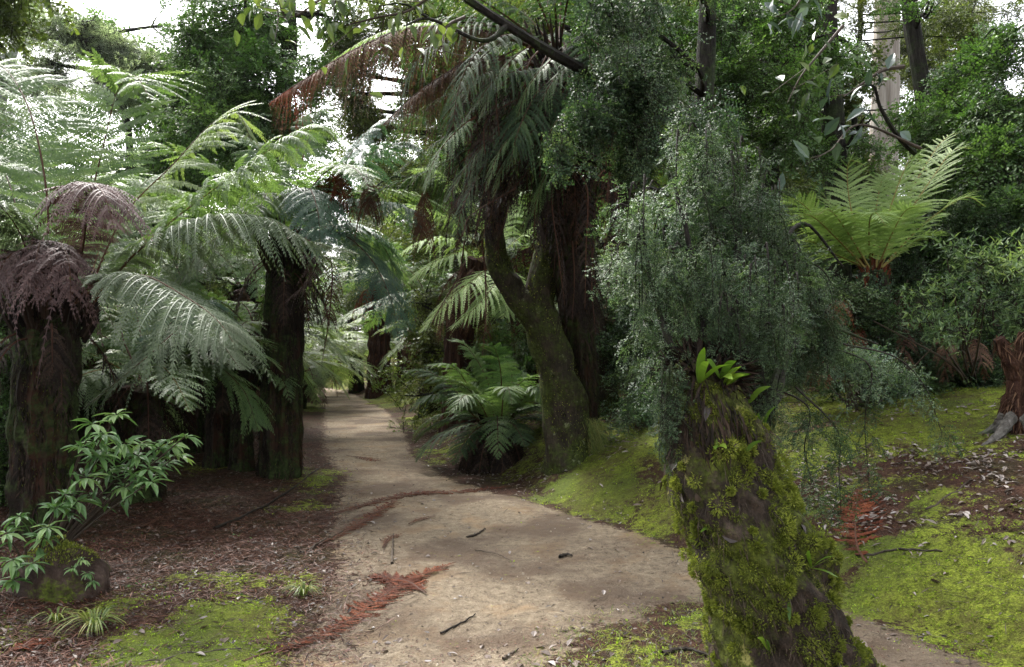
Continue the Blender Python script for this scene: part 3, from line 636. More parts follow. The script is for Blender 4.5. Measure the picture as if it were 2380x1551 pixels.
# C: behind A
r = np.random.default_rng(12)
C_ = fern_thing(P(315, 1180, 8.0), 'short tree fern behind the pale rhododendron leaves at left')
fern_trunk(C_, px([(320, 1190, 8.0), (312, 1050, 8.0), (330, 900, 7.9)]), .25, .20, 4, nf=2200)
cc = P(340, 885, 7.9)
for q, m in (([(345, 890, 7.9), (420, 800, 7.7), (500, 790, 7.5), (560, 860, 7.3)], 'fern_grey'), ([(340, 890, 7.9), (400, 790, 7.6), (420, 760, 7.3), (330, 840, 6.9), (195, 950, 6.7)], 'fern_grey'),
             ([(330, 890, 7.9), (290, 800, 8.2), (270, 750, 8.5), (200, 780, 8.8)], 'fern_green'), ([(350, 880, 7.9), (390, 760, 8.2), (480, 700, 8.5), (560, 760, 8.7)], 'fern_blue'),
             ([(360, 890, 7.9), (470, 840, 7.8), (560, 900, 7.8), (600, 1000, 7.7)], 'fern_green'), ([(330, 890, 7.8), (240, 860, 7.5), (180, 900, 7.3), (120, 1000, 7.2)], 'fern_green'),
             ([(340, 880, 8), (320, 740, 8.6), (300, 640, 9), (240, 600, 9.4)], 'fern_bright'), ([(340, 880, 8), (380, 760, 8.6), (420, 660, 9), (400, 600, 9.2)], 'fern_green')):
    live_frond(C_, px(q), .42, m, 38, 18, 'fern_stem_dark', rng=r, droop=.7)
rosette(C_, cc, 7, 1.7, .32, 'fern_green', r, e=(10, 60), npin=30, npl=12)
skirt(C_, cc, 10, 1.0, .16, 'dead_dark', r)
r2 = np.random.default_rng(99)
YF = fern_thing(P(445, 1065, 11.5), 'slim tree fern with one yellow frond between the dark trunks')
fern_trunk(YF, px([(448, 1070, 11.5), (445, 960, 11.5), (440, 840, 11.5)]), .14, .12, 8, nf=600)
live_frond(YF, px([(440, 870, 11.4), (410, 880, 11), (380, 915, 10.6), (360, 935, 10.3)]), .3, 'fern_yellow', 30, 12, rng=r2, label='bright yellow frond')
live_frond(YF, px([(440, 870, 11.4), (400, 905, 10.9), (430, 945, 10.5)]), .22, 'fern_yellow', 26, 12, rng=r2, label='bright yellow frond')
rosette(YF, P(440, 840, 11.5), 9, 1.9, .36, 'fern_green', r2, npin=28, npl=8)

# B: the stout one left of the path, and its two neighbours
r = np.random.default_rng(13)
B_ = fern_thing(P(640, 1115, 9.7), 'stout tree fern with thick fibrous trunk beside the sandy path')
fern_trunk(B_, px([(648, 1125, 9.7), (652, 1000, 9.7), (656, 850, 9.7), (662, 700, 9.7), (668, 560, 9.7)]), .24, .22, 5, nf=5000, flare=1.12, amp=.16, mossy=600, fl=.13)
stubs(B_, P(668, 580, 9.7), .26, 60, .3, r)
for q, m, W in (([(690, 540, 9.6), (730, 470, 9.4), (800, 395, 9.2), (880, 350, 9.0), (950, 335, 8.9), (985, 370, 8.8)], 'fern_blue', .48),
                ([(690, 550, 9.6), (780, 480, 9.2), (880, 470, 9.0), (960, 490, 8.8), (1000, 560, 8.7)], 'fern_blue', .42),
                ([(690, 560, 9.5), (780, 540, 9.0), (860, 600, 8.7), (910, 700, 8.5), (925, 790, 8.4)], 'fern_blue', .46),
                ([(690, 560, 9.8), (800, 520, 10.2), (880, 560, 10.6), (930, 650, 10.8)], 'fern_blue', .45),
                ([(660, 550, 9.7), (650, 440, 10.0), (600, 340, 10.3), (520, 300, 10.5)], 'fern_green', .46), ([(670, 550, 9.7), (690, 430, 10.2), (720, 310, 10.6), (740, 260, 10.7), (790, 300, 10.6)], 'fern_green', .5),
                ([(650, 550, 9.6), (590, 460, 9.4), (500, 430, 9.2), (420, 480, 9.0)], 'fern_green', .45), ([(650, 560, 9.5), (580, 530, 9.0), (480, 570, 8.6), (420, 660, 8.4)], 'fern_grey', .42),
                ([(680, 550, 9.6), (700, 470, 9.2), (720, 440, 8.8), (740, 500, 8.4), (745, 600, 8.2)], 'fern_blue', .42), ([(660, 550, 9.6), (640, 470, 9.1), (620, 450, 8.7), (600, 500, 8.3)], 'fern_green', .42),
                ([(680, 550, 9.7), (770, 430, 10), (860, 300, 10.3), (950, 270, 10.4), (1010, 300, 10.4)], 'fern_blue', .42)):
    live_frond(B_, px(q), W, m, 42, 18, 'fern_stem_dark', rng=r, droop=.7, rr=(.1, .7))
rosette(B_, P(668, 540, 9.7), 8, 2.4, .42, 'fern_green', r, e=(20, 65), npin=34, npl=12, stem='fern_stem_dark')
dead_frond(B_, px([(740, 520, 9.3), (775, 410, 9.0), (795, 420, 8.9), (790, 480, 8.8), (765, 560, 8.8)]), .24, 'dead_red', 40, 10, 'maroon dead frond curled downward', rng=r, droop=1.3, rr=(0, .45))
dead_frond(B_, px([(700, 600, 9.4), (760, 600, 9.2), (772, 640, 9.1), (765, 740, 9.1), (748, 845, 9.1)]), .13, 'dead_brown', 40, 8, 'long brown dead frond hanging over the path', rng=r, droop=1.0, rr=(0, .4), gaps=.02, rad=.016)
dead_frond(B_, px([(690, 580, 9.4), (735, 610, 9.2), (710, 660, 9.1), (660, 705, 9.0)]), .22, 'frond_purple', 34, 10, 'pinkish withered frond on the trunk', rng=r, droop=.9)
skirt(B_, P(664, 600, 9.7), 12, 1.0, .16, 'dead_dark', r, r=.22)
for (q, r0, r1, sd, lab, n) in (([(505, 1115, 10.3), (508, 1020, 10.3), (512, 930, 10.3), (520, 850, 10.3)], .17, .15, 21, 'narrow dark tree fern trunk, leftmost of three beside the path', 5),
                             ([(562, 1108, 10.0), (562, 980, 10.1), (575, 880, 10.2), (600, 790, 10.3)], .14, .12, 22, 'dark tree fern squeezed against the stout trunk left of the path', 3)):
    t = fern_thing(P(*q[0]), lab); fern_trunk(t, px(q), r0, r1, sd, nf=1800)
    top = P(*q[-1]); rosette(t, top, 9, 1.5, .32, 'fern_green', np.random.default_rng(sd), npin=32, npl=12, stem='fern_stem_dark')
    skirt(t, top, n, .6, .14, 'dead_dark', np.random.default_rng(sd+5))

# F: low vase shaped fern by the path bend
r = np.random.default_rng(14); fb = P(1165, 1075, 10.6)
F_ = fern_thing(fb, 'low vase shaped fern on a dark fibrous mound beside the path bend')
fern_trunk(F_, px([(1165, 1080, 10.6), (1160, 1020, 10.6), (1155, 985, 10.6)]), .34, .15, 31, nf=6000, flare=1.3, amp=.3, sides=36, fl=.2)
fc = P(1155, 985, 10.6)
stubs(F_, fc, .2, 60, .22, r)
for q in ([(1130, 980, 10.5), (1090, 900, 10.4), (1050, 850, 10.2), (985, 850, 10.0)], [(1150, 980, 10.6), (1130, 880, 10.7), (1080, 800, 10.8), (1040, 790, 10.9)], [(1160, 980, 10.5), (1165, 880, 10.3), (1150, 810, 10.1), (1120, 800, 9.9)],
          [(1175, 980, 10.6), (1200, 900, 10.7), (1225, 840, 10.7), (1240, 830, 10.6)], [(1120, 985, 10.4), (1060, 930, 10.1), (1000, 920, 9.9), (950, 960, 9.8)], [(1180, 985, 10.4), (1220, 920, 10.1), (1250, 900, 9.9), (1270, 940, 9.7)],
          [(1140, 985, 10.3), (1110, 930, 9.9), (1080, 920, 9.6), (1050, 960, 9.4)], [(1165, 985, 10.3), (1170, 920, 9.9), (1180, 900, 9.6), (1190, 940, 9.4)], [(1120, 990, 10.6), (1050, 900, 10.9), (980, 860, 11.1), (930, 880, 11.2)], [(1180, 985, 10.8), (1190, 880, 11.2), (1170, 820, 11.5)]):
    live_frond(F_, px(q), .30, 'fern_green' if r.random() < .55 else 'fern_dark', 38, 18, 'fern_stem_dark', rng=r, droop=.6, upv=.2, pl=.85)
rosette(F_, fc, 8, 1.4, .26, 'fern_green', r, e=(25, 75), npin=30, npl=10, stem='fern_stem_dark')
skirt(F_, fc, 34, .95, .18, 'dead_dark', r, r=.14, drop=.2, e=(-10, 30))  # near-black dead fronds stand in for the shadow on the mound
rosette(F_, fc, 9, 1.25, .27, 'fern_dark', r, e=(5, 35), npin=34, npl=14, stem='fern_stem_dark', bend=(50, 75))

# G: bright fern on the right bank
r = np.random.default_rng(15); gc = P(2030, 622, 9.0)
G_ = fern_thing(P(2035, 900, 9.0), 'bright green tree fern with upright fronds above the mossy bank')
fern_trunk(G_, np.array([onground(P(2045, 900, 9.0), -.1), P(2040, 760, 9.0), P(2032, 632, 9.0)]), .20, .15, 41, nf=2200)
stubs(G_, gc, .13, 40, .14, r, 'dead_red')
for q, W in (([(2010, 622, 9), (1960, 560, 8.9), (1900, 505, 8.8), (1850, 465, 8.7), (1820, 475, 8.6)], .33), ([(2015, 622, 9), (1985, 520, 9.2), (1970, 430, 9.4), (1975, 375, 9.4), (2010, 385, 9.3)], .30),
             ([(2025, 622, 9), (2020, 560, 8.7), (2022, 510, 8.4), (2035, 495, 8.1), (2055, 520, 7.9)], .30), ([(2035, 622, 9), (2065, 500, 9.1), (2100, 400, 9.2), (2125, 365, 9.2), (2155, 400, 9.1)], .36),
             ([(2045, 622, 9), (2110, 500, 9.2), (2170, 410, 9.4), (2215, 350, 9.5), (2260, 345, 9.5)], .34), ([(2045, 622, 9.1), (2100, 480, 9.5), (2160, 370, 9.8), (2200, 320, 10), (2235, 308, 10)], .34),
             ([(2020, 622, 8.9), (1970, 540, 8.6), (1930, 490, 8.3), (1900, 500, 8.1)], .28), ([(2040, 622, 8.9), (2075, 540, 8.6), (2105, 490, 8.4), (2140, 480, 8.2)], .30), ([(2030, 622, 9.1), (2035, 500, 9.5), (2050, 420, 9.8), (2070, 400, 10)], .32),
             ([(2010, 622, 9), (1940, 590, 8.9), (1880, 560, 8.8), (1840, 570, 8.7)], .26), ([(2050, 622, 8.9), (2130, 560, 8.8), (2190, 540, 8.6)], .26), ([(2010, 622, 8.9), (1940, 550, 8.7), (1880, 500, 8.4), (1830, 520, 8.2)], .28), ([(2015, 622, 9.1), (1960, 520, 9.4), (1900, 440, 9.6), (1850, 430, 9.7)], .3), ([(2050, 622, 9), (2150, 520, 9.0), (2240, 460, 8.9), (2290, 480, 8.8)], .28)):
    live_frond(G_, px(q), W*1.2, 'fern_fresh', 42, 22, 'fern_stem_gold', rng=r, droop=.35, upv=.2, rad=.014, rr=(.4, 1), pl=.45)
skirt(G_, P(2032, 650, 9), 12, 1.2, .16, 'dead_brown', r)
for q in ([(1960, 690, 8.3), (1940, 720, 7.6), (1935, 820, 7.5)], [(1900, 740, 8.2), (1895, 800, 7.6), (1870, 900, 7.6)], [(1990, 720, 8.3), (1985, 800, 7.7), (1960, 900, 7.7)], [(1910, 800, 8), (1905, 860, 7.6), (1925, 905, 7.5)], [(2080, 700, 8.6), (2100, 800, 8), (2110, 890, 8)], [(2180, 760, 8.6), (2200, 820, 8), (2190, 895, 8)], [(2260, 780, 8.6), (2280, 830, 8), (2290, 890, 8)]):
    dead_frond(G_, px(q), .16, 'dead_red' if q[0][0] < 1995 else 'dead_brown', 30, 9, rng=r, droop=.8, label='rusty dead frond')

# L: tall fern in the middle with a heavy dead skirt
r = np.random.default_rng(16); lc = P(1300, 120, 8.2)
L_ = fern_thing(P(1330, 1010, 8.9), 'tall shaggy tree fern with a heavy skirt of dark dead fronds in the centre')
fern_trunk(L_, np.array([onground(P(1355, 1000, 9.9), -.1), P(1350, 820, 9.6), P(1320, 600, 8.9), P(1310, 350, 8.5), lc]), .17, .20, 51, nf=5000, n=80, fl=.16)
stubs(L_, lc, .22, 60, .35, r)
for q, W, m in (([(1240, 110, 8.1), (1120, 72, 7.9), (960, 66, 7.7), (840, 108, 7.5), (720, 178, 7.3), (630, 238, 7.2)], .25, 0), ([(1240, 150, 8.1), (1120, 130, 8.0), (1040, 170, 7.9), (960, 225, 7.8), (890, 290, 7.7)], .24, 0)):
    live_frond(L_, px(q), W*1.25, 'dead_brown', 84, 14, 'fern_stem_dark', rng=r, droop=2.2, rr=(.3, 1), label='long arching frond turning rusty brown', upv=-.2, rad=.022, pl=1.2)
live_frond(L_, px([(1240, 105, 8.15), (1120, 62, 8.0), (960, 56, 7.8), (850, 92, 7.6), (760, 150, 7.5)]), .20, 'fern_fresh', 60, 12, 'fern_stem_dark', rng=r, droop=1.6, upv=.1, rr=(.2, .9))
live_frond(L_, px([(760, 155, 7.38), (700, 190, 7.3), (660, 215, 7.2), (625, 240, 7.15)]), .22, 'dead_red', 26, 12, 'dead_stem', rng=r, droop=2.2, label='bright rusty frond tip', rr=(.6, 1), upv=-.3)
for q, W, m in (([(1240, 160, 8.4), (1120, 190, 8.6), (1000, 250, 8.8), (900, 330, 9)], .36, 'fern_blue'), ([(1240, 200, 8.2), (1130, 260, 8.0), (1000, 340, 7.9), (900, 420, 7.8)], .34, 'fern_green'),
                ([(1230, 260, 8.2), (1120, 330, 8.2), (990, 400, 8.3), (870, 450, 8.4), (830, 520, 8.4)], .34, 'fern_blue'), ([(1230, 200, 8.4), (1130, 300, 8.4), (1050, 400, 8.5), (1000, 520, 8.5)], .36, 'fern_green'),
                ([(1260, 220, 7.9), (1180, 280, 7.5), (1090, 380, 7.3), (1030, 480, 7.2)], .32, 'fern_green'), ([(1300, 200, 7.9), (1260, 200, 7.4), (1210, 290, 7.0), (1180, 400, 6.9)], .34, 'fern_blue'),
                ([(1330, 140, 7.9), (1360, 100, 7.4), (1380, 190, 7.0), (1390, 320, 6.9)], .36, 'fern_blue'), ([(1280, 100, 8.2), (1200, 20, 8.4), (1080, -20, 8.6), (980, 20, 8.8)], .38, 'fern_green'),
                ([(1300, 90, 8.2), (1300, -20, 8.5), (1260, -100, 8.9), (1200, -100, 9.2)], .4, 'fern_green'), ([(1340, 100, 8.2), (1420, 0, 8.5), (1520, -40, 8.7), (1600, 60, 8.9)], .4, 'fern_green'),
                ([(1270, 110, 8.1), (1150, 20, 7.8), (1000, -60, 7.5), (860, -40, 7.3), (760, 20, 7.2)], .34, 'fern_green'), ([(1290, 160, 8.0), (1250, 160, 7.6), (1160, 180, 7.2), (1100, 250, 7.0)], .3, 'fern_blue'),
                ([(1240, 240, 8.0), (1160, 330, 7.7), (1080, 470, 7.5), (1060, 560, 7.4)], .26, 'fern_green'), ([(1320, 240, 7.9), (1300, 320, 7.5), (1250, 450, 7.3)], .28, 'fern_green')):
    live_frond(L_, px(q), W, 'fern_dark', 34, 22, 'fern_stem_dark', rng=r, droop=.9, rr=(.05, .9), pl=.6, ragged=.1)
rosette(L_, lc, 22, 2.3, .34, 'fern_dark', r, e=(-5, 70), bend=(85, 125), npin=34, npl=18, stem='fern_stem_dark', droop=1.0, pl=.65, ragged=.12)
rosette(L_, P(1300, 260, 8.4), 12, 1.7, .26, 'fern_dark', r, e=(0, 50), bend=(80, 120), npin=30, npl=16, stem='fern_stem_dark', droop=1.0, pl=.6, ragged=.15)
for i in range(16):
    u = r.uniform(1060, 1400); v = r.uniform(120, 420); d = 7.5+r.uniform(-.5, .3)
    live_frond(L_, px([(u+40, v-30, d+.2), (u, v, d), (u-50, v+60, d-.1), (u-80, v+150, d-.15)]), r.uniform(.14, .22), 'fern_green', 24, 12, 'fern_stem_dark', rng=r, droop=.9, rr=(.1, .7))
for i in range(110):
    u = r.uniform(1060, 1480); v = r.uniform(150, 480)+.12*abs(1270-min(u, 1270)); d = 8.1+r.uniform(-.9, .7)-.002*abs(u-1290)*r.random()
    ln = r.uniform(150, 330); dr = r.uniform(-50, 10) if u < 1250 else r.uniform(-30, 30)
    lim = 590 if u < 1250 else 720
    if v+ln > lim: ln = max(lim-v+r.uniform(-60, 30), 90)
    dead_frond(L_, px([(u*.5+650, v-60, d+.2), (u, v, d), (u+dr*.5, v+ln*.5, d-.05), (u+dr, v+ln, d)]), r.uniform(.10, .2), 'dead_dark' if r.random() < .9 else 'dead_brown', 26, 8, rng=r, droop=.9, rr=(0, .8), gaps=.25)
for q in ([(1120, 560, 8.3), (1128, 640, 8.3), (1128, 740, 8.3), (1120, 830, 8.3)], [(1080, 560, 9.2), (1065, 640, 9.2), (1020, 720, 9.2), (1000, 760, 9.2)], [(1330, 560, 7.9), (1335, 650, 7.9), (1330, 740, 7.9)], [(1300, 540, 7.8), (1310, 640, 7.8), (1300, 700, 7.8)], [(1380, 560, 8), (1375, 660, 8), (1385, 780, 8)], [(990, 430, 8.6), (985, 480, 8.6), (980, 560, 8.6)], [(850, 400, 8.5), (858, 440, 8.4), (855, 500, 8.4)]):
    dead_frond(L_, px(q), .17, 'dead_dark' if 1290 < q[0][0] < 1400 else 'dead_brown', 34, 9, 'brown dead frond hanging straight down', rng=r, droop=1.4, rr=(.05, .6), gaps=.03)

# K and others beyond
r = np.random.default_rng(17)
K_ = fern_thing(P(1065, 900, 13.5), 'bright backlit tree fern behind the hanging brown fronds in the centre')
fern_trunk(K_, np.array([onground(P(1065, 900, 13.8), -.1), P(1070, 760, 13.6), P(1110, 600, 13.2)]), .27, .2, 61, nf=1800, mats=('red_bark', 'fern_fibre', 'moss_blade'))
for q, W in (([(1130, 610, 13), (1080, 585, 12.7), (1010, 610, 12.4), (945, 660, 12.2)], .42), ([(1140, 620, 12.8), (1100, 650, 12.3), (1040, 700, 12), (975, 775, 11.8)], .45), ([(1160, 620, 12.8), (1150, 660, 12.2), (1100, 720, 11.9), (1040, 770, 11.7)], .42),
             ([(1170, 620, 12.9), (1190, 660, 12.4), (1170, 740, 12)], .42), ([(1130, 600, 13.1), (1060, 520, 13.2), (960, 480, 13.3), (890, 520, 13.4)], .45), ([(1140, 600, 13.1), (1100, 480, 13.3), (1020, 400, 13.5), (940, 400, 13.6)], .45),
             ([(1150, 600, 13.2), (1180, 480, 13.5), (1150, 400, 13.8)], .45), ([(1120, 610, 13), (1050, 560, 12.8), (980, 560, 12.5), (920, 600, 12.3)], .42), ([(1150, 600, 13.2), (1260, 520, 13.4), (1330, 560, 13.5)], .4)):
    live_frond(K_, px(q), W, 'fern_fresh', 36, 18, 'fern_stem', rng=r, droop=.6, rr=(.3, 1), pl=.6)
skirt(K_, P(1110, 620, 13.2), 8, 1.6, .2, 'dead_brown', r)

# far and side ferns: three kinds of plain tree fern, copied
def plain_fern(h, seed, mat, nf=13, L=2.2, dead=9, deadmat='dead_brown', bark=('fern_bark', 'fern_fibre', 'moss_blade'), r0=.2):
    rg = np.random.default_rng(seed); root = thing('tree_fern', 'x', 'tree fern', (0, 0, -60), 'tree ferns deeper in the forest')
    o = np.array([0, 0, -60.])
    fern_trunk(root, o+np.array([[0, 0, -.15], [.05, .02, h*.5], [0, .05, h]]), r0, r0*.85, seed, nf=900, mats=bark)
    c = o+np.array([0, .05, h]); rosette(root, c, nf, L, L*.19, mat, rg, npin=30, npl=9, e=(10, 70), stem='fern_stem_dark')
    if dead: skirt(root, c, dead, L*.62, .2, deadmat, rg)
    return root
pf = [plain_fern(2.0, 71, 'fern_green'), plain_fern(1.1, 72, 'fern_bright', dead=6), plain_fern(3.2, 73, 'fern_green', nf=14, dead=16, deadmat='dead_red', bark=('red_bark', 'dead_red', 'moss_blade'), r0=.32)]
LBL = 'green tree fern with arching fronds among the trees beyond'
plc = [  # kind, u, depth, scale, label
    (2, 880, 26, 1.15, 'distant tree fern with red brown skirt where the path bends away'), (2, 945, 27, 1.0, 'second far tree fern with rusty trunk beside the path end'), (1, 830, 29, 1.4, None), (1, 760, 36, 1.6, None), (0, 700, 42, 1.6, None), (1, 700, 26, 1.3, None),
    (0, 620, 20, 1.2, None), (0, 560, 16, 1.3, None), (1, 500, 14, 1.3, None), (0, 390, 15, 1.4, None), (1, 230, 11, 1.3, None), (0, 150, 14, 1.5, None), (1, 40, 10, 1.5, None), (0, -80, 8.5, 1.4, None), (0, 320, 20, 1.5, None), (1, 690, 21, 1.2, None), (0, 1000, 18, 1.25, None), (1, 1060, 22, 1.3, None), (0, 1140, 17, 1.1, None), (2, 1230, 15, .8, None), (0, 1290, 19, 1.3, None),
    (1, 960, 34, 1.5, None), (0, 1060, 30, 1.6, None), (1, 1420, 14, 1.0, None), (0, 1500, 12, .9, None), (0, 1720, 12, .8, None), (1, 1820, 13.5, .7, None), (0, 2250, 13, .8, None), (0, 2420, 11, 1, None), (1, 580, 24, 1.6, None), (0, 450, 24, 1.7, None), (0, 860, 46, 2, None), (1, 930, 50, 2, None)]
rg = np.random.default_rng(77)
for k, u, d, s, lab in plc:
    x = (u-U0)/FX*d; c = copy_tree(pf[k], (x, d, float(gz(x, d))), rg.uniform(0, 6.28), s*rg.uniform(.92, 1.08), lab or LBL)
    if lab: c['group'] = 'tree ferns'
for p in pf:
    for ch in list(p.children): bpy.data.objects.remove(ch)
    bpy.data.objects.remove(p)
# ------------------------------------------------------------------ leafy branchlets
SP = {
 'small': [spray_proto(.34, 8, 9, .022, .0085, s, droop=.35) for s in range(5)],
 'tiny': [spray_proto(.5, 7, 14, .012, .0035, s+20, droop=.5, ang=35) for s in range(3)],
 'mid': [spray_proto(.55, 7, 8, .050, .015, s+40, droop=.25) for s in range(5)],
 'big': [spray_proto(.9, 7, 8, .085, .030, s+60, droop=.25, flat=.5) for s in range(5)],
 'narrow': [spray_proto(.45, 5, 7, .095, .011, s+80, droop=.05, flat=.6, leafup=.3, whorl=True, two=True) for s in range(4)],
 'gum': [spray_proto(.9, 6, 9, .10, .014, s+100, droop=.5, leafup=.1) for s in range(4)],
 'feather': [spray_proto(1.2, 9, 14, .045, .012, s+120, droop=.15, flat=.15) for s in range(4)],
}
def T(name, mb, mats, root, **k): return part(name, mb, mats, root, **k)

# ------------------------------------------------------------------ D: mossy forked tree in the middle, and the one behind it
r = np.random.default_rng(31)
def mossy_tree(base_uvd, label, stems, mats, seed, moss=5000, grp='mossy leaning trees'):
    root = thing('mossy_tree', label, 'tree', onground(P(*base_uvd)), grp)
    for i, (q, r0, r1, nm) in enumerate(stems):
        mb = MB(); C = smooth_curve(q, 70); s = np.linspace(0, 1, 70); R = (r0+(r1-r0)*s)*(1+(.22*np.exp(-s*14) if i == 0 else 0))
        rm = rough_mod(seed+i, .10); tube(mb, C, R, 36, 0, .5, rm)
        fibres(mb, C, R, int(moss*(1 if i == 0 else .25)), .028, .005, 1, out=1.4, down=False, rng=np.random.default_rng(seed))
        fibres(mb, C, R, int(moss*.12), .09, .004, 2, out=.5, rng=np.random.default_rng(seed+3))
        part(nm, mb, mats, root)
    return root
dm = ('moss_bark', 'moss_blade', 'twig_dark')
D1 = mossy_tree((1320, 1075, 9.4), 'mossy leaning tree with forked trunk at the edge of the bank', [
    (np.array([onground(P(1325, 1085, 9.4), -.15), P(1315, 980, 9.4), P(1292, 850, 9.3), P(1262, 760, 9.2), P(1250, 700, 9.15), P(1275, 600, 9.1), P(1290, 420, 9.0), P(1300, 200, 9.0)]), .28, .09, 'trunk'),
    (px([(1262, 770, 9.2), (1225, 715, 9.1), (1190, 672, 9.05), (1158, 615, 9.0), (1150, 540, 9.0), (1165, 440, 9.0), (1180, 300, 9.1)]), .17, .06, 'limb')], dm, 91)
D2 = mossy_tree((1405, 1000, 11), 'second leaning mossy trunk standing behind the forked tree', [
    (np.array([onground(P(1410, 1000, 11), -.15), P(1395, 900, 11), P(1372, 780, 10.9), P(1350, 640, 10.8), P(1360, 400, 10.7), P(1400, 100, 10.7)]), .24, .13, 'trunk')], dm, 95, 2500)
# trailing grass at D's foot
g = MB(); n = 500; c = onground(P(1375, 1060, 9.3)); B = c+np.stack([r.normal(0, .06, n), r.normal(0, .06, n), r.uniform(.1, .45, n)], 1)
leaves1(g, B, np.stack([r.normal(.35, .25, n), r.normal(-.2, .2, n), r.normal(-.8, .3, n)], 1), r.normal(0, 1, (n, 3)), .32*r.uniform(.4, 1.1, n), .003, 0, r.uniform(0, 1, n), .1)
solo('grass_tuft', g, ('grass_blade',), c, 'trailing grass clump at the foot of the forked mossy tree', 'grass clump', 'grass clumps')

# ------------------------------------------------------------------ E: foreground leaning trunk
r = np.random.default_rng(32)
ed = 3.0
E = thing('leaning_mossy_tree', 'thick leaning trunk covered in bright moss in the foreground, leafy twigs on top', 'tree', onground(P(1900, 1700, ed)))
ept = np.array([onground(P(1925, 1800, ed), -.15), P(1870, 1640, ed), P(1832, 1551, ed), P(1785, 1400, ed+.02), P(1742, 1290, ed+.04), P(1690, 1150, ed+.06), P(1650, 1020, ed+.08), P(1632, 930, ed+.1), P(1640, 850, ed+.12)])
n = 150; C = smooth_curve(ept, n); s = np.linspace(0, 1, n); R = np.interp(s, [0, .15, .3, .55, .75, .88, 1], [.34, .295, .255, .232, .205, .18, .12])
mb = MB(); rm = rough_mod(5, .13); rm2 = rough_mod(77, .05)
def em(s, th):
    a = rm(s, th)*(1+.05*np.sin(3*th+2)+.02*np.sin(27*th+90*s)+.018*np.sin(41*s*3.3+13*th))
    # the hollow scar on the left side about halfway
    return a-.20*np.exp(-((s-.66)/.035)**2-((np.cos(th-3.2)-1)/.25)**2)
tube(mb, C, R, 128, 0, .5, em)
part('trunk', mb, ('old_bark',), E, True)
# moss cushions and hair on it
mb = MB(); T_, S_, N_f = frames(C)
def on_trunk(n, smin=.05, smax=1., rng=r, side=None):
    k = rng.uniform(smin, smax, n); i = (k*149).astype(int); th = rng.uniform(0, 6.283, n)
    o = S_[i]*np.cos(th)[:, None]+N_f[i]*np.sin(th)[:, None]; rr_ = R[i]*em(k, th)
    return C[i]+o*(rr_*.985)[:, None], o, T_[i], k, th
B, o, t, k, th = on_trunk(150000, .02, .95)
pat = np.sin(th*3+k*14)+np.sin(th*5-k*31+1)+.8*np.sin(th*11+k*57)+.7*np.sin(th*2+k*90)+.5*np.sin(17*th-k*130)+r.normal(0, .35, len(k)); keep = pat > .45+.5*np.clip((k-.6)/.3, 0, 1); B, o, t, k = B[keep], o[keep], t[keep], k[keep]
leaves1(mb, B, o+t*r.normal(-.2, .7, (len(B), 1))+r.normal(0, .45, B.shape), r.normal(0, 1, B.shape), .014*r.uniform(.4, 1.5, len(B)), .0022, 0, np.clip(r.uniform(0, .6, len(B))+.35*(pat[keep] > 1.8), 0, 1), .2)
part('moss_coat', mb, ('moss_blade',), E)
mb = MB(); 
for q in range(230):
    B, o, t, k, th = on_trunk(1, .05, .85); c = B[0]; m = int(r.uniform(60, 240)); rad = r.uniform(.012, .045)
    v = norm(r.normal(0, 1, (m, 3))+o*1.2); pp = c+v*rad*r.uniform(.6, 1, (m, 1))
    leaves1(mb, pp, v, r.normal(0, 1, (m, 3)), .014, .003, 0, r.uniform(.3, 1, m)*r.uniform(.5, 1), .3)
part('moss_cushion', mb, ('moss_blade',), E)
mb = MB(); B, o, t, k, th = on_trunk(2600, .1, .98)
leaves1(mb, B, -t*1.+o*.35+np.array([0, 0, -.7])+r.normal(0, .35, B.shape), o, .10*r.uniform(.3, 1.4, len(B)), .0014, 0, r.uniform(0, 1, len(B)), .3)
B, o, t, k, th = on_trunk(40, .60, .99); leaves(mb, B, r.normal(0, .6, B.shape)+o*.5+np.array([0, 0, -.4]), o, .06*r.uniform(.5, 1.2, len(B)), .014, 1, r.uniform(0, .75, len(B)))
part('root_hair', mb, ('twig', 'litter_dark'), E)
B, o, t, k, th = on_trunk(1300, .84, 1.0)
mb2 = MB(); leaves1(mb2, B, -t*1.+o*.5*r.random((len(B), 1))+np.array([0, 0, -.5])+r.normal(0, .3, B.shape), o, .11*r.uniform(.3, 1.5, len(B)), .0045, 0, r.uniform(0, 1, len(B)), .2)
tp = C[-1]; v = norm(r.normal(0, 1, (1500, 3))+[0, 0, .8]); leaves1(mb2, tp+v*np.array([.13, .13, .08])-[0, 0, .05], v+r.normal(0, .5, v.shape), r.normal(0, 1, v.shape), .10*r.uniform(.3, 1.3, 1500), .005, 0, r.uniform(0, 1, 1500), .2)
for q in range(9):
    a = r.uniform(0, 6.28); b_ = tp+np.array([math.cos(a)*.11, math.sin(a)*.11, -.08]); tube(mb2, smooth_curve([b_, b_+[math.cos(a)*.03, math.sin(a)*.03, .08], b_+[math.cos(a)*.05, math.sin(a)*.05, r.uniform(.10, .22)]], 8), np.linspace(.03, .006, 8), 7, 0, r.random(), rough_mod(q, .2))
part('broken_top', mb2, ('fern_fibre',), E, label='dark ragged top of the trunk')
# flaking bark pieces
mb = MB(); B, o, t, k, th = on_trunk(40, .1, .85)
leaves(mb, B+o*.004, -t+r.normal(0, .3, B.shape)+o*.15, o, .09*r.uniform(.4, 1.2, len(B)), .016, 0, r.uniform(0, .5, len(B)), fold=.6)
mb.merge(MB()); part('bark_flake', mb, ('litter_dark',), E)
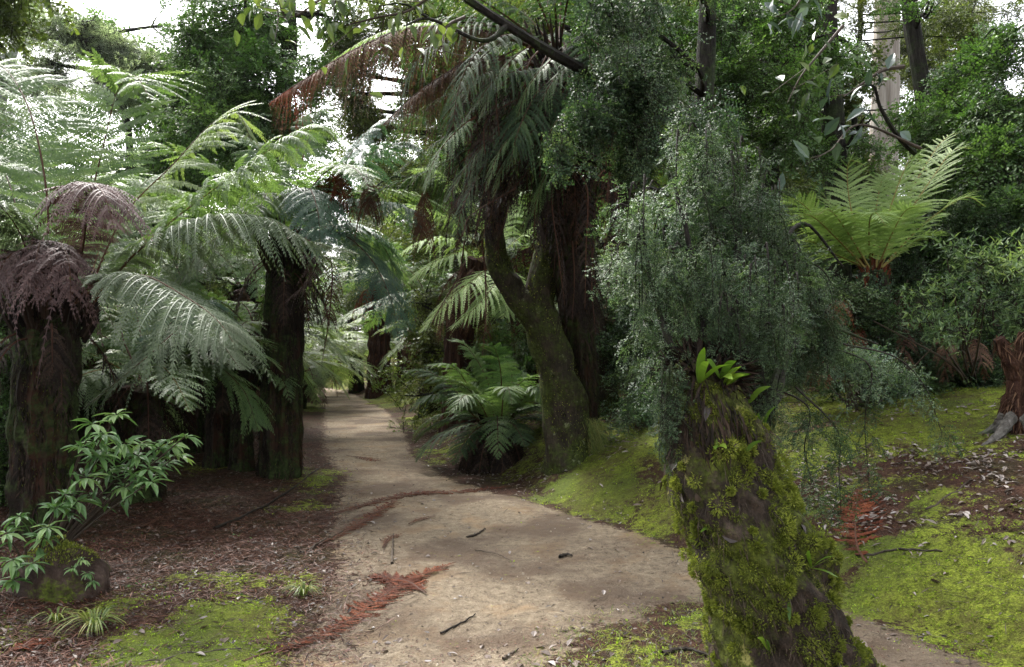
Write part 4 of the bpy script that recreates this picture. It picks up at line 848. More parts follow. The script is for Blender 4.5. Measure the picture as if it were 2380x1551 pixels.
# strap-leaved epiphytes
def strap(root, c, n, L, rng, out):
    mb = MB()
    for i in range(n):
        d = norm(out+rng.normal(0, .6, 3)+np.array([0, 0, .9])); q = smooth_curve([c, c+d*L*.5, c+d*L*.85+np.array([0, 0, -L*.15])+out*L*.1], 8)
        sd = norm(np.cross(d, rng.normal(0, 1, 3))); w = np.array([.3, .8, 1, 1.05, 1, .85, .55, .05])*L*rng.uniform(.06, .085)
        V = np.stack([q-sd*w[:, None], q+sd*w[:, None]], 1).reshape(-1, 3); k = np.arange(7)
        mb.add(V, np.stack([2*k, 2*k+1, 2*k+3, 2*k+2], -1), 0, rng.uniform(0, 1))
    return mb
STR = [(1625, 860, 'three upright strap leaves on top of the leaning mossy trunk'), (1675, 850, 'strap leaves at the broken top of the leaning trunk'), (1745, 940, 'bright strap leaf at the right side of the trunk top'), (1790, 1000, 'strap leaf hanging on the right edge of the leaning trunk'),
       (1640, 1040, 'pair of narrow strap leaves on the upper left of the leaning trunk'), (1700, 1050, 'pale strap leaf lying across the upper leaning trunk'), (1630, 1215, 'small yellow green strap leaf on the left of the leaning trunk'), (1610, 1265, 'lone yellowish strap leaf low on the left flank of the leaning trunk'),
       (1850, 1300, 'strap leaves in the middle of the mossy leaning trunk'), (1790, 1365, 'little yellow strap leaf standing on the mossy leaning trunk'), (1745, 1470, 'strap leaf near the foot of the leaning trunk beside a red leaf'), (1660, 905, 'dark green strap leaves under the leafy twigs of the leaning trunk')]
def surf(u, v):
    """nearest point of the leaning trunk's front seen at that picture point"""
    best = None
    for i in range(149):
        p = P(u, v, C[i][1]); 
        dd = np.linalg.norm(np.cross(p-C[i], T_[i])); al = abs(np.dot(p-C[i], T_[i]))
        if best is None or al+dd*.2 < best[0]: best = (al+dd*.2, i, p)
    _, i, p = best; x = p-C[i]; x = x-T_[i]*np.dot(x, T_[i]); off = min(np.linalg.norm(x), R[i]*.95); front = -np.cross(norm(x), T_[i]); 
    if front[1] > 0: front = -front
    x = norm(x)*off; o = x+norm(front)*math.sqrt(max(R[i]**2-off**2, 0)); return C[i]+o*1.0, norm(o)
for j, (u, v, lab) in enumerate(STR):
    p, o = surf(u, v) if v > 900 else (P(u, v+30, ed-.05), np.array([0, -1., 0]))
    mb = strap(None, p, [3, 3, 2, 2, 3, 1, 1, 1, 4, 1, 2, 4][j], [.20, .17, .14, .16, .13, .11, .07, .07, .12, .08, .11, .16][j], r, o)
    solo('strap_fern', mb, ('strap_leaf',), p, lab, 'strap fern', 'strap ferns growing on the leaning trunk')
# twigs and hanging small leaves (crown of E)
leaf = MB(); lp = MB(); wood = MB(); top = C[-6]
stems = [([(1650, 900, 3.1), (1640, 760, 3.2), (1600, 560, 3.3), (1560, 400, 3.4)], .022), ([(1660, 900, 3.1), (1700, 700, 3.3), (1720, 500, 3.5), (1700, 350, 3.6)], .026), ([(1690, 900, 3.1), (1790, 950, 3.25), (1830, 780, 3.5), (1850, 560, 3.7)], .028),
         ([(1780, 1000, 3.15), (1810, 860, 3.4), (1900, 760, 3.7), (2040, 800, 4.0)], .018), ([(1650, 880, 3.1), (1560, 800, 3.1), (1510, 640, 3.2), (1490, 480, 3.3)], .016), ([(1680, 890, 3.1), (1760, 700, 3.5), (1860, 520, 3.9), (1960, 620, 4.2)], .02)]
for q, w0 in stems: tube(wood, smooth_curve(px(q), 24), np.linspace(w0, w0*.25, 24), 7, 0, .5, rough_mod(3, .15))
def B_(u, v, d, ru, rv, rd, n): return (P(u, v, d), (ru/FX*d, rd, rv/FX*d), n)
LF = lambda p: scatter(p[0], SP['small'], p[1], p[2], p[3], .6, (0, 1), r, shade=p[4])
def weep(mb, u, v, d, ln, du, n, sc=.42, tone=0., z=.0):
    """one branchlet: reaches out a little, then hangs, leafy sprays all along"""
    q = px([(u, v, d), (u+du*.45, v-ln*.06, d-.03), (u+du*.85, v+ln*.35, d-.06+z), (u+du*r.uniform(.8, 1.15), v+ln, d-.04+z)]); c = smooth_curve(q, 30)
    tube(wood, c, np.linspace(.0045, .001, 30), 4, 0, .4, cap=False); i = r.integers(3, 30, n); a = r.uniform(0, 6.28, n)
    D = norm(np.stack([np.cos(a)*.8, np.sin(a)*.8, r.normal(-.55, .45, n)], 1)); s_ = r.uniform(.55, 1.2, n)*sc*(1.1-.4*i/30)
    LF((mb, c[i]+r.normal(0, .012, (n, 3)), D, s_, r.normal(tone, .10, n)))
# sprays held up on the outer shell at the top left, hanging sprays everywhere else
for k in range(210):
    while True:
        u = r.uniform(1455, 1900); v = r.uniform(290, 860)
        top = 290+((u-1630)/(210 if u > 1630 else 160))**2*150
        right = 1835 if v < 520 else 1835+(v-520)*.55; left = 1455+max(0, (v-640))*.42
        if v > top and left < u < min(right, 1990): break
    d = 3.15+.75*(u-1455)/450+r.uniform(-.12, .35); hole = math.sin(u*.021+1)*math.sin(v*.017+2)
    if hole > .45 and r.random() < .8: continue
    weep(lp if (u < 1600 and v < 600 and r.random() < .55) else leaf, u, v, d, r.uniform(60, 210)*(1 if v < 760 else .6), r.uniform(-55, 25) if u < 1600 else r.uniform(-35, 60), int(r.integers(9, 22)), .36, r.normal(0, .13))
for k in range(12): weep(leaf, r.uniform(1850, 1930), r.uniform(600, 800), r.uniform(3.7, 4.1), r.uniform(50, 150), r.uniform(20, 90), 14, .38, r.normal(0, .1))
for k in range(34): weep(leaf, r.uniform(1560, 1850), r.uniform(560, 760), 2.98+.4*r.random(), r.uniform(60, 170), r.uniform(-30, 30), 16, .32, r.normal(0, .12))
for k in range(14): weep(leaf, r.uniform(1535, 1575), r.uniform(840, 960), 3.0, r.uniform(60, 160), r.uniform(-15, 10), 10, .26, r.normal(0, .1))
for k in range(10): weep(leaf, r.uniform(1740, 1800), r.uniform(860, 960), 3.1, r.uniform(60, 150), r.uniform(-5, 45), 10, .28, r.normal(0, .1))
foliage(leaf, wood, [B_(1640, 460, 3.9, 110, 120, .2, 60), B_(1700, 650, 4.0, 110, 120, .2, 60), B_(1560, 560, 3.7, 60, 110, .2, 36), B_(1800, 700, 4.1, 70, 90, .2, 36), B_(1590, 290, 4.2, 90, 60, .3, 50)], SP['small'], (0, 1), r, None, droop=.9, scale=(.4, .8))
part('branches', wood, ('dark_bark',), E); part('crown', leaf, ('leaf_small', 'twig_dark'), E); part('pale_foliage', lp, ('leaf_pale', 'twig_dark'), E, label='foliage with sunlight painted as a paler leaf colour')  # sunlight at the crown's upper left is put into the paler leaves
# thin trailing twigs to the right of the trunk
for (q, nb, lab) in (([(1800, 900, 3.4), (1880, 950, 3.4), (1870, 1050, 3.4), (1900, 1150, 3.4)], 34, 'thin leafy twig trailing from the leaning trunk over the bank'), ([(1900, 800, 3.8), (2020, 850, 3.8), (2010, 980, 3.8), (2020, 1120, 3.8)], 38, 'long fine twig hanging in front of the mossy bank'),
                     ([(1960, 800, 3.9), (2080, 830, 3.9), (2150, 900, 3.9), (2190, 1010, 3.9)], 30, 'fine twig hanging farthest right in front of the bank'), ([(1850, 900, 3.4), (1945, 1000, 3.5), (1950, 1100, 3.5), (1955, 1190, 3.5)], 30, 'short trailing twig near the red fallen frond')):
    mb = MB(); c = smooth_curve(px(q), 30); tube(mb, c, np.linspace(.005, .0015, 30), 4, 1, .4); i = r.integers(6, 30, nb)
    scatter(mb, SP['small'], c[i], np.stack([r.normal(0, .5, nb), r.normal(0, .5, nb), r.normal(-.7, .4, nb)], 1), r.uniform(.25, .5, nb), .8, (0, 1), r)
    solo('hanging_twig', mb, ('leaf_small', 'twig_dark'), c[0], lab, 'twig', 'fine hanging twigs')

# ------------------------------------------------------------------ E2: tall dark small-leaved trees over the middle and right
def leafy_tree(name, label, base, trunk, r0, r1, blobs, proto, leafm, bark, seed, group=None, limb=4, droop=.3, scale=(.7, 1.2), twigr=.02, roots=None, extra=None, nf=0):
    rg = np.random.default_rng(seed); root = thing(name, label, 'tree', base, group)
    C = smooth_curve(trunk, 50); mb = MB(); s = np.linspace(0, 1, 50); tube(mb, C, (r0+(r1-r0)*s)*(1+.25*np.exp(-s*15)), 20, 0, .5, rough_mod(seed, .06))
    part('trunk', mb, (bark,), root)
    leaf = MB(); wood = MB(); foliage(leaf, wood, blobs, SP[proto], (0, 1), rg, C[12:], droop=droop, scale=scale, twigr=twigr, limb=limb)
    for q, a, b in (extra or []): tube(wood, smooth_curve(px(q), 24), np.linspace(a, b, 24), 7, 0, .5, rough_mod(seed+9, .12))
    part('branches', wood, (bark,), root); part('crown', leaf, (leafm, 'twig_dark'), root); return root
b = onground(P(1600, 1000, 7.2))
leafy_tree('beech_tree', 'dark small leaved tree spreading over the middle, its thick branch slanting up left', b, np.array([b-[0, 0, .2], P(1590, 700, 7.2), P(1620, 400, 7.1), P(1640, 150, 7.1), P(1650, -250, 7.2)]), .12, .07,
    [B_(1430, 190, 5.6, 80, 60, .4, 90), B_(1390, 270, 5.4, 90, 60, .3, 110), B_(1300, 345, 5.3, 30, 60, .15, 26), B_(1490, 220, 5.6, 90, 100, .5, 130), B_(1480, 340, 5.6, 90, 50, .3, 80), B_(1480, 40, 5.6, 130, 45, .5, 80), B_(1390, 10, 5.4, 60, 30, .4, 30), B_(1560, 130, 6.2, 60, 100, .5, 70), B_(1600, -70, 6.4, 160, 40, .8, 70), B_(1530, 720, 7.0, 60, 110, .4, 50), B_(1480, 900, 8.6, 70, 50, .4, 40)],
    'small', 'leaf_small', 'dark_bark', 41, 'leafy trees over the path', droop=.7, scale=(.6, 1.1), twigr=.012, extra=[([(1650, 280, 6.9), (1500, 240, 6.2), (1330, 150, 5.7), (1180, 60, 5.5), (1060, -20, 5.4)], .06, .028), ([(1180, 60, 5.5), (1120, 95, 5.3), (1000, 45, 5.2), (940, 60, 5.1)], .022, .006), ([(1000, 45, 5.2), (940, 10, 5.1), (880, 15, 5.0)], .010, .004)])
b = onground(P(1780, 1000, 9.5))
leafy_tree('beech_tree', 'mid green small leaved tree between the leaning trunk foliage and the sky gap', b, np.array([b-[0, 0, .2], P(1770, 700, 9.5), P(1790, 400, 9.4), P(1760, 150, 9.4), P(1770, -200, 9.4)]), .13, .07,
    [B_(1690, 60, 8.6, 100, 80, .7, 110), B_(1740, 190, 8.6, 90, 80, .6, 110), B_(1840, 160, 8.8, 70, 120, .6, 120), B_(1810, 0, 8.8, 90, 50, .6, 60), B_(1700, 300, 8.8, 90, 60, .6, 80), B_(1820, 300, 8.8, 60, 60, .6, 60), B_(1600, 200, 8.8, 50, 80, .6, 60)],
    'small', 'leaf_mid', 'dark_bark', 52, 'leafy trees over the path', droop=.3, scale=(1.0, 1.8), twigr=.012)
# broad dark leaves at the top edge
def leaf_bunch(label, q, n, ll, lw, mat, seed, name='leafy_branch', droopz=-.5, grp='leafy branches reaching in from above', spread=.14, cat='branch', bark='twig', rr0=.012):
    rg = np.random.default_rng(seed); c = smooth_curve(px(q), 24); mb = MB(); tube(mb, c, np.linspace(rr0, rr0*.2, 24), 6, 1, .4)
    i = rg.integers(5, 24, n); B = c[i]+rg.normal(0, spread, (n, 3))*np.linspace(.3, 1, 24)[i][:, None]
    for k in range(0, n, 4): tube(mb, np.array([c[max(i[k]-2, 0)], B[k]]), [.003, .0015], 4, 1, .4, cap=False)
    leaves(mb, B, rg.normal(0, .6, (n, 3))+[0, 0, droopz], rg.normal(0, .5, (n, 3))+[0, -.3, 1], ll*rg.uniform(.6, 1.15, n), lw*rg.uniform(.7, 1.15, n), 0, rg.uniform(0, 1, n), fold=.3)
    return solo(name, mb, (mat, bark), c[0], label, cat, grp)
leaf_bunch('dark broad leaves hanging at the top edge above the rusty frond', [(1060, -60, 4.6), (960, 20, 4.5), (880, 40, 4.4), (800, 60, 4.4)], 60, .10, .022, 'leaf_olive', 1)
leaf_bunch('olive leaves hanging above the red frond tip near the top', [(900, -80, 4.6), (760, -10, 4.5), (680, 40, 4.4), (620, 30, 4.4)], 55, .11, .024, 'leaf_olive', 2)
leaf_bunch('broad drooping leaves just left of the shaggy central fern', [(1080, 40, 4.9), (1040, 60, 4.8), (1030, 100, 4.7), (1040, 150, 4.6)], 18, .11, .024, 'leaf_olive', 3, spread=.08)
leaf_bunch('large glossy blue grey leaves in front of the right hand trees', [(2140, 345, 5.5), (2000, 290, 5.2), (1930, 350, 5.0), (1880, 370, 4.9)], 13, .15, .032, 'leaf_large', 4, droopz=0, spread=.09)
leaf_bunch('large glossy leaves lit by the sky gap at upper right', [(2100, 155, 5.4), (2050, 165, 5.3), (1990, 205, 5.2), (1960, 225, 5.1)], 11, .16, .032, 'leaf_large', 5, droopz=0, spread=.08, rr0=.016)
leaf_bunch('large dark leaves hanging from the top edge right of the middle', [(1900, -80, 5.0), (1860, 0, 4.9), (1830, 30, 4.8), (1800, 40, 4.8)], 18, .15, .032, 'leaf_large', 6, spread=.10)
leaf_bunch('dark pointed leaves around a thin branch left of the sky gap', [(1960, 60, 5.2), (1900, 130, 5.1), (1860, 180, 5.0), (1830, 240, 5.0)], 16, .12, .026, 'leaf_olive', 7, spread=.16)
leaf_bunch('crooked bare branch crossing in front of the pale gum trunk', [(2125, 355, 8.0), (2085, 314, 7.8), (2046, 250, 7.7), (2030, 200, 7.6), (1990, 205, 7.5)], 6, .10, .02, 'leaf_mid', 8, name='crooked_branch', rr0=.032, bark='dark_bark')

# ------------------------------------------------------------------ middle distance trees
def tree_at(u, d): x = (u-U0)/FX*d; return np.array([x, d, float(gz(x, d))])
GL = 'leafy trees over the path'
b = tree_at(665, 17)
leafy_tree('blackwood_tree', 'dark green leafy tree behind the arching fronds at upper left', b, np.array([b-[0, 0, .2], P(650, 500, 17), P(655, 250, 17), P(672, 100, 17), P(665, -60, 17)]), .24, .16,
    [B_(480, 110, 16, 90, 90, 1.2, 190), B_(560, 200, 15.5, 120, 80, 1.2, 230), B_(430, 230, 16, 60, 60, 1, 100), B_(580, 40, 16, 120, 70, 1.3, 160), B_(740, 200, 17, 70, 60, 1, 70), B_(740, 30, 17, 80, 50, 1, 45), B_(500, 300, 15, 140, 50, 1, 200), B_(660, 290, 16, 120, 60, 1, 160), B_(470, -50, 17, 150, 60, 1, 120)],
    'mid', 'leaf_mid', 'dark_bark', 42, GL, limb=5, scale=(.9, 1.6), twigr=.03)
b = tree_at(250, 24)
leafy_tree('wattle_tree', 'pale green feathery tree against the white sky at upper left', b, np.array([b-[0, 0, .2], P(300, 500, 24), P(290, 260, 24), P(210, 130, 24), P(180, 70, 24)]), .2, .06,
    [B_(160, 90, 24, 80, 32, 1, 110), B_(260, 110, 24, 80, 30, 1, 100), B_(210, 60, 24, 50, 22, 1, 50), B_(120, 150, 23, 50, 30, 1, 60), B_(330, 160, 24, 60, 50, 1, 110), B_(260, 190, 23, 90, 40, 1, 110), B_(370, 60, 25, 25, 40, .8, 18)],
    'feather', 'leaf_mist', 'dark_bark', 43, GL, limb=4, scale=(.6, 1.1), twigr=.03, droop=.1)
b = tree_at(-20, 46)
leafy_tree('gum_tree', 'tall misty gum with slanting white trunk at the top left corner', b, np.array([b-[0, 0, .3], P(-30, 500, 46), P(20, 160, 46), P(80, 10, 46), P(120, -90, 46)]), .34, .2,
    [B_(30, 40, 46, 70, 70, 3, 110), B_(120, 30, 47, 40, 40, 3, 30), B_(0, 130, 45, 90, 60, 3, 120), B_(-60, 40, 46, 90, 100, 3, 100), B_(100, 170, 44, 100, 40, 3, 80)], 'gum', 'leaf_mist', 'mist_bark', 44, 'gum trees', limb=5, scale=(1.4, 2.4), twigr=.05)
b = tree_at(2055, 24)
leafy_tree('gum_tree', 'straight pale grey gum trunk behind the bright fern at right', b, np.array([b-[0, 0, .3], P(2052, 420, 24), P(2058, 200, 24), P(2062, 0, 24), P(2070, -400, 24)]), .45, .33, [B_(2100, -300, 24, 300, 160, 3, 200), B_(1900, -350, 24, 150, 120, 3, 120)], 'gum', 'leaf_mid', 'gum_bark', 45, 'gum trees', scale=(1.2, 2), twigr=.05)
b = tree_at(2160, 12.5)
leafy_tree('slender_tree', 'slender dark mossy trunk right of the pale gum', b, np.array([b-[0, 0, .2], P(2165, 500, 12.5), P(2150, 250, 12.5), P(2120, 60, 12.5), P(2100, -150, 12.5)]), .14, .12,
    [B_(2250, 150, 11, 80, 50, .8, 50), B_(2320, 230, 10, 100, 100, .8, 150), B_(2220, 300, 11, 110, 80, .8, 150), B_(2350, 80, 10, 60, 60, .8, 45), B_(2150, 40, 12, 60, 40, .8, 14), B_(2190, 220, 12, 50, 50, .8, 30), B_(2370, 380, 9.5, 90, 110, .7, 140), B_(2250, 420, 11, 110, 70, .8, 130), B_(2350, 500, 9.5, 90, 80, .6, 100)],
    'mid', 'leaf_mid', 'dark_bark', 46, GL, scale=(.7, 1.2), twigr=.02)
b = tree_at(1945, 10.5)
leafy_tree('slender_tree', 'dark leaning trunk left of the sky gap at upper right', b, np.array([b-[0, 0, .2], P(1950, 620, 10.5), P(1940, 350, 10.5), P(1925, 150, 10.5), P(1920, -100, 10.5)]), .16, .13,
    [B_(1830, 280, 10, 100, 100, .8, 160), B_(1880, 120, 10, 80, 110, .8, 120), B_(1990, 300, 10.3, 50, 60, .7, 24), B_(1850, 360, 9.8, 60, 60, .7, 50), B_(1990, 120, 11, 40, 50, .6, 10), B_(1760, 150, 10, 110, 140, .9, 130)], 'mid', 'leaf_mid', 'dark_bark', 47, GL, scale=(.6, 1.1), twigr=.02)
b = tree_at(1700, 13)
leafy_tree('slender_tree', 'dark trunk half hidden behind the leaning tree foliage', b, np.array([b-[0, 0, .2], P(1690, 500, 13), P(1660, 250, 13), P(1650, 0, 13)]), .2, .17, [B_(1500, 50, 13, 160, 140, 1.2, 160), B_(1700, -50, 13, 180, 120, 1.2, 160), B_(1550, 300, 12.5, 160, 110, 1, 150), B_(1600, 550, 12, 140, 130, 1, 150), B_(1800, 550, 12, 140, 120, 1, 150), B_(1250, 40, 13, 160, 110, 1.2, 130)], 'mid', 'leaf_canopy', 'dark_bark', 48, GL, scale=(.8, 1.4), twigr=.025)
b = tree_at(1050, 19)
leafy_tree('blackwood_tree', 'leafy tree filling the gap behind the arching rusty fronds', b, np.array([b-[0, 0, .2], P(1070, 500, 19), P(1050, 250, 19), P(1090, 0, 19)]), .18, .12, [B_(960, 30, 19, 170, 80, 1.3, 200), B_(880, 100, 18.5, 110, 70, 1.2, 120), B_(790, 110, 19, 60, 60, 1, 70), B_(780, 220, 19, 60, 60, 1, 60), B_(820, 170, 18.5, 70, 60, 1, 60), B_(860, 280, 18.5, 80, 50, 1, 80), B_(980, 170, 18.5, 90, 90, 1.2, 120), B_(1100, 220, 18, 120, 90, 1.2, 150), B_(980, 420, 18, 140, 50, 1.2, 120), B_(1150, 60, 18, 150, 120, 1.2, 180), B_(820, 250, 19, 60, 60, 1, 50), B_(830, -40, 20, 150, 50, 1.3, 90)], 'mid', 'leaf_canopy', 'dark_bark', 49, GL, scale=(1, 1.7), twigr=.025)

b = tree_at(2010, 15)
leafy_tree('slender_tree', 'thin stemmed tree with fine airy leaves in front of the pale gum trunk', b, np.array([b-[0, 0, .2], P(2000, 500, 15), P(1985, 250, 15), P(2000, 60, 15), P(1990, -150, 15)]), .07, .04,
    [B_(1990, 60, 14.5, 70, 50, .8, 34), B_(2110, 60, 15, 60, 60, .8, 30), B_(2190, 40, 15, 90, 50, .8, 44), B_(2290, 30, 15, 80, 40, .8, 36), B_(1975, 250, 14.5, 50, 60, .8, 30), B_(2140, 230, 14.5, 40, 50, .8, 26), B_(1980, 350, 15, 50, 50, .8, 26), B_(2240, 90, 15, 60, 50, .8, 30), B_(1950, 0, 15, 50, 40, .8, 20)], 'mid', 'leaf_canopy', 'dark_bark', 53, GL, scale=(.6, 1.1), twigr=.006, limb=2)
# ------------------------------------------------------------------ bushes, rhododendron, stump and small things
def bush(name, label, u, d, blobs, proto, leafm, seed, stems=6, group='bushes on the forest floor', scale=(.7, 1.2), droop=.0, cat='bush', twm='twig_dark', roll=.5):
    rg = np.random.default_rng(seed); b = tree_at(u, d); root = thing(name, label, cat, b, group); wood = MB(); leaf = MB()
    for i in range(stems):
        c = np.array(blobs[i % len(blobs)][0])+rg.normal(0, .15, 3); m = (b+c)/2+rg.normal(0, .12, 3); tube(wood, smooth_curve([b+rg.normal(0, .05, 3)*[1, 1, 0]-[0, 0, .05], m, c], 14), np.linspace(.018, .005, 14), 5, 0, .5)
    foliage(leaf, wood, blobs, SP[proto], (0, 1), rg, [np.array(q[0])*.6+b*.4 for q in blobs], droop=droop, scale=scale, twigr=.004, limb=2, roll=roll)
    part('stems', wood, ('twig',), root); part('leaves', leaf, (leafm, twm), root); return root
bush('narrow_leaf_bush', 'pale narrow leaved bush at the right edge beyond the moss bank', 2260, 8.5, [B_(2200, 650, 7, 80, 50, .4, 17), B_(2280, 610, 7, 80, 60, .4, 22), B_(2350, 640, 6.8, 70, 80, .4, 20), B_(2140, 690, 7, 70, 40, .35, 16), B_(2280, 710, 6.9, 100, 50, .35, 16), B_(2230, 760, 6.8, 70, 35, .3, 18), B_(2390, 740, 6.8, 50, 60, .3, 20)], 'narrow', 'leaf_narrow', 61, scale=(.5, .9))
bush('dark_bush', 'dense dark bush under the bright fern on the right', 1990, 8.2, [B_(1900, 700, 8.2, 110, 80, .5, 130), B_(2010, 720, 8.2, 90, 60, .4, 90), B_(2080, 760, 8, 90, 70, .4, 90), B_(1860, 830, 8.2, 90, 60, .4, 70), B_(2050, 860, 8, 70, 40, .3, 30)], 'small', 'leaf_small', 62, scale=(.9, 1.6))
bush('dark_bush', 'deep shaded bush filling the gap behind the narrow leaved bush at right', 2230, 8.8, [B_(2160, 760, 8.8, 90, 90, .5, 110), B_(2280, 760, 8.8, 110, 90, .5, 130), B_(2220, 850, 8.6, 130, 50, .4, 110), B_(2120, 872, 8.5, 80, 22, .3, 60), B_(2230, 875, 8.5, 80, 22, .3, 60), B_(2330, 875, 8.4, 80, 22, .3, 60), B_(2000, 880, 8.6, 80, 25, .3, 50), B_(2120, 640, 9.4, 70, 80, .5, 80), B_(2350, 850, 8.5, 80, 60, .4, 70), B_(2280, 540, 9.5, 100, 90, .5, 110), B_(2380, 620, 9, 90, 90, .5, 90)], 'small', 'leaf_small', 67, scale=(.9, 1.7))
bush('dark_bush', 'low twiggy bush spreading pale leaf tips over the moss bank edge', 2000, 8.3, [B_(2010, 850, 6.4, 90, 30, .3, 40), B_(2080, 870, 6.2, 60, 25, .2, 22), B_(1950, 830, 6.4, 60, 40, .3, 30)], 'small', 'leaf_pale', 63, scale=(.7, 1.2))
bush('dark_bush', 'dim dense bush behind the rock at the far left', 10, 7.5, [B_(10, 900, 7.6, 60, 100, .4, 90), B_(-10, 1080, 7.4, 70, 110, .4, 120), B_(15, 760, 8, 50, 90, .4, 60)], 'small', 'leaf_mid', 64, scale=(1, 1.8))
bush('dark_bush', 'dark bush behind the second mossy trunk in the centre', 1500, 10.5, [B_(1480, 820, 10.6, 110, 90, .6, 140), B_(1530, 940, 10, 120, 60, .6, 130), B_(1560, 760, 10, 90, 120, .6, 120), B_(1420, 700, 11, 90, 100, .6, 90)], 'small', 'leaf_small', 65, scale=(1, 1.8))
bush('fern_bush', 'dim bush between the forked tree and the hanging brown frond', 1180, 13, [B_(1190, 800, 13, 80, 90, .6, 110), B_(1120, 850, 13, 90, 60, .6, 60)], 'mid', 'leaf_mid', 66, scale=(.5, .8))

def rhodo(label, u, d, whorls, seed, L=.15):
    rg = np.random.default_rng(seed); b = tree_at(u, d); root = thing('rhododendron', label, 'shrub', b, 'pale leaved shrubs'); wood = MB(); leaf = MB()
    for wu, wv, wd in whorls:
        c = P(wu, wv, wd); m = (b+c)/2+rg.normal(0, .08, 3)+[0, 0, .1]; hub = b*.42+c*.58+np.array([0, 0, .05]); q = smooth_curve([b+(hub-b)*.5+[0, 0, .03], hub, c], 12); tube(wood, smooth_curve([b, b+(hub-b)*.5+[0, 0, .03]], 4), .009, 5, 0, .5); tube(wood, q, np.linspace(.008, .004, 12), 5, 0, .5)
        k = int(rg.integers(9, 14)); a = np.arange(k)*2.4+rg.uniform(0, 6); el = rg.uniform(-.7, .45, k); s_ = L*rg.uniform(.7, 1.15, k)
        D = np.stack([np.cos(a)*np.cos(el), np.sin(a)*np.cos(el), np.sin(el)-.1], 1)+norm(c-m)*.25
        leaves(leaf, c+D*.01, D, np.tile([0, 0, 1.], (k, 1))+rg.normal(0, .2, (k, 3)), s_, s_*.165, 0, np.clip(rg.uniform(0, .7, k)+(.3 if rg.random() < .3 else 0), 0, 1), fold=.25, droop=.3)
        for z in range(5):
            e = q[rg.integers(7, 12)]; leaves(leaf, e[None], rg.normal(0, 1, (1, 3)), np.array([[0, 0, 1.]]), L*.9, L*.12, 0, rg.uniform(0, .4))
    part('stems', wood, ('twig',), root); part('leaves', leaf, ('leaf_rhodo',), root)
rg = np.random.default_rng(5)
wh = [(215, 985, 5.0), (240, 1010, 4.9), (270, 965, 5.2), (190, 1040, 4.9), (230, 1060, 5.0), (290, 1030, 5.1), (320, 1060, 5.1), (345, 1090, 5.0), (370, 1040, 5.1), (430, 1015, 5.0), (400, 1030, 5.2), (350, 1120, 4.9), (310, 1100, 5.1), (200, 1110, 5.0), (260, 1090, 5.2), (290, 1130, 5.1), (180, 1165, 5.0), (380, 1075, 5.2), (250, 1050, 5.3), (330, 1030, 5.3), (225, 1030, 5.2), (410, 1060, 5.1)]
rhodo('pale green shrub with whorled leaves in front of the dark trunks at left', 105, 5.4, wh, 71, .125)
rhodo('small pale shrub sprouting in front of the left edge trunk above the rock', 70, 5.0, [(110, 1225, 4.8), (130, 1180, 4.9), (45, 1200, 4.9), (30, 1300, 4.7), (75, 1310, 4.7), (15, 1240, 4.8), (100, 1250, 4.8), (30, 1350, 4.7), (150, 1150, 5)], 72, .11)
rhodo('little round leaved sprout beside the mossy rock', 180, 4.9, [(190, 1300, 4.8), (205, 1330, 4.8), (170, 1320, 4.7), (215, 1350, 4.8)], 73, .05)

# rock
def lump(c, rx, ry, rz, seed, n=36, m=24):
    rg = np.random.default_rng(seed); th = np.linspace(0, 2*np.pi, n, endpoint=False); ph = np.linspace(-.5, np.pi/2, m)
    K = [(rg.integers(1, 6), rg.integers(1, 7), rg.uniform(0, 6.28)) for _ in range(9)]
    TH, PH = np.meshgrid(th, ph); d = 1+sum(.055/math.sqrt(a)*np.sin(a*TH+b*PH*1.6+p) for a, b, p in K)
    V = np.stack([np.cos(TH)*np.cos(PH)*rx*d, np.sin(TH)*np.cos(PH)*ry*d, np.sin(PH)*rz*d], -1)+c
    i = np.arange(m-1)[:, None]*n; j = np.arange(n)[None]; j2 = (j+1) % n
    return V.reshape(-1, 3), np.stack([i+j, i+j2, i+n+j2, i+n+j], -1).reshape(-1, 4)
c = onground(P(125, 1400, 4.9)); mb = MB(); V, F = lump(c+[0, .1, 0], .30, .24, .28, 3); mb.add(V, F, 0, .5)
n = 5000; i = r.integers(0, len(V), n); k = V[i][:, 2] > c[2]+.20; B = V[i][k]+r.normal(0, .008, (k.sum(), 3)); leaves1(mb, B, norm(B-c)+r.normal(0, .5, B.shape), r.normal(0, 1, B.shape), .02, .004, 1, r.uniform(0, .8, len(B)))
solo('rock', mb, ('rock', 'moss_blade'), c, 'dark mossy rock on the forest floor at the left edge', 'rock', smooth=True)
def tuft(label, u, v, n, L, seed):
    rg = np.random.default_rng(seed); c = G(u, v); mb = MB()
    for i in range(n):
        a = rg.uniform(0, 6.28); o = np.array([math.cos(a), math.sin(a), 0]); l = L*rg.uniform(.5, 1.1)
        q = smooth_curve([c+o*.02, c+o*l*.35+[0, 0, l*.45], c+o*l*.8+[0, 0, l*.35], c+o*l+[0, 0, .02+l*.1*rg.random()]], 8); sd = np.array([-o[1], o[0], 0])*.004; w = np.array([1, 1.1, 1.1, 1, .9, .7, .4, .05])[:, None]
        V = np.stack([q-sd*w, q+sd*w], 1).reshape(-1, 3); k = np.arange(7); mb.add(V, np.stack([2*k, 2*k+1, 2*k+3, 2*k+2], -1), 0, rg.random())
    solo('grass_tuft', mb, ('grass_blade',), c, label, 'grass clump', 'grass clumps')
tuft('yellowing grass tuft near the lower left corner', 220, 1480, 60, .22, 1); tuft('small grass tuft between the bright moss and the path', 705, 1385, 46, .16, 2); tuft('thin grass tuft beside the mossy rock', 130, 1450, 24, .15, 3)
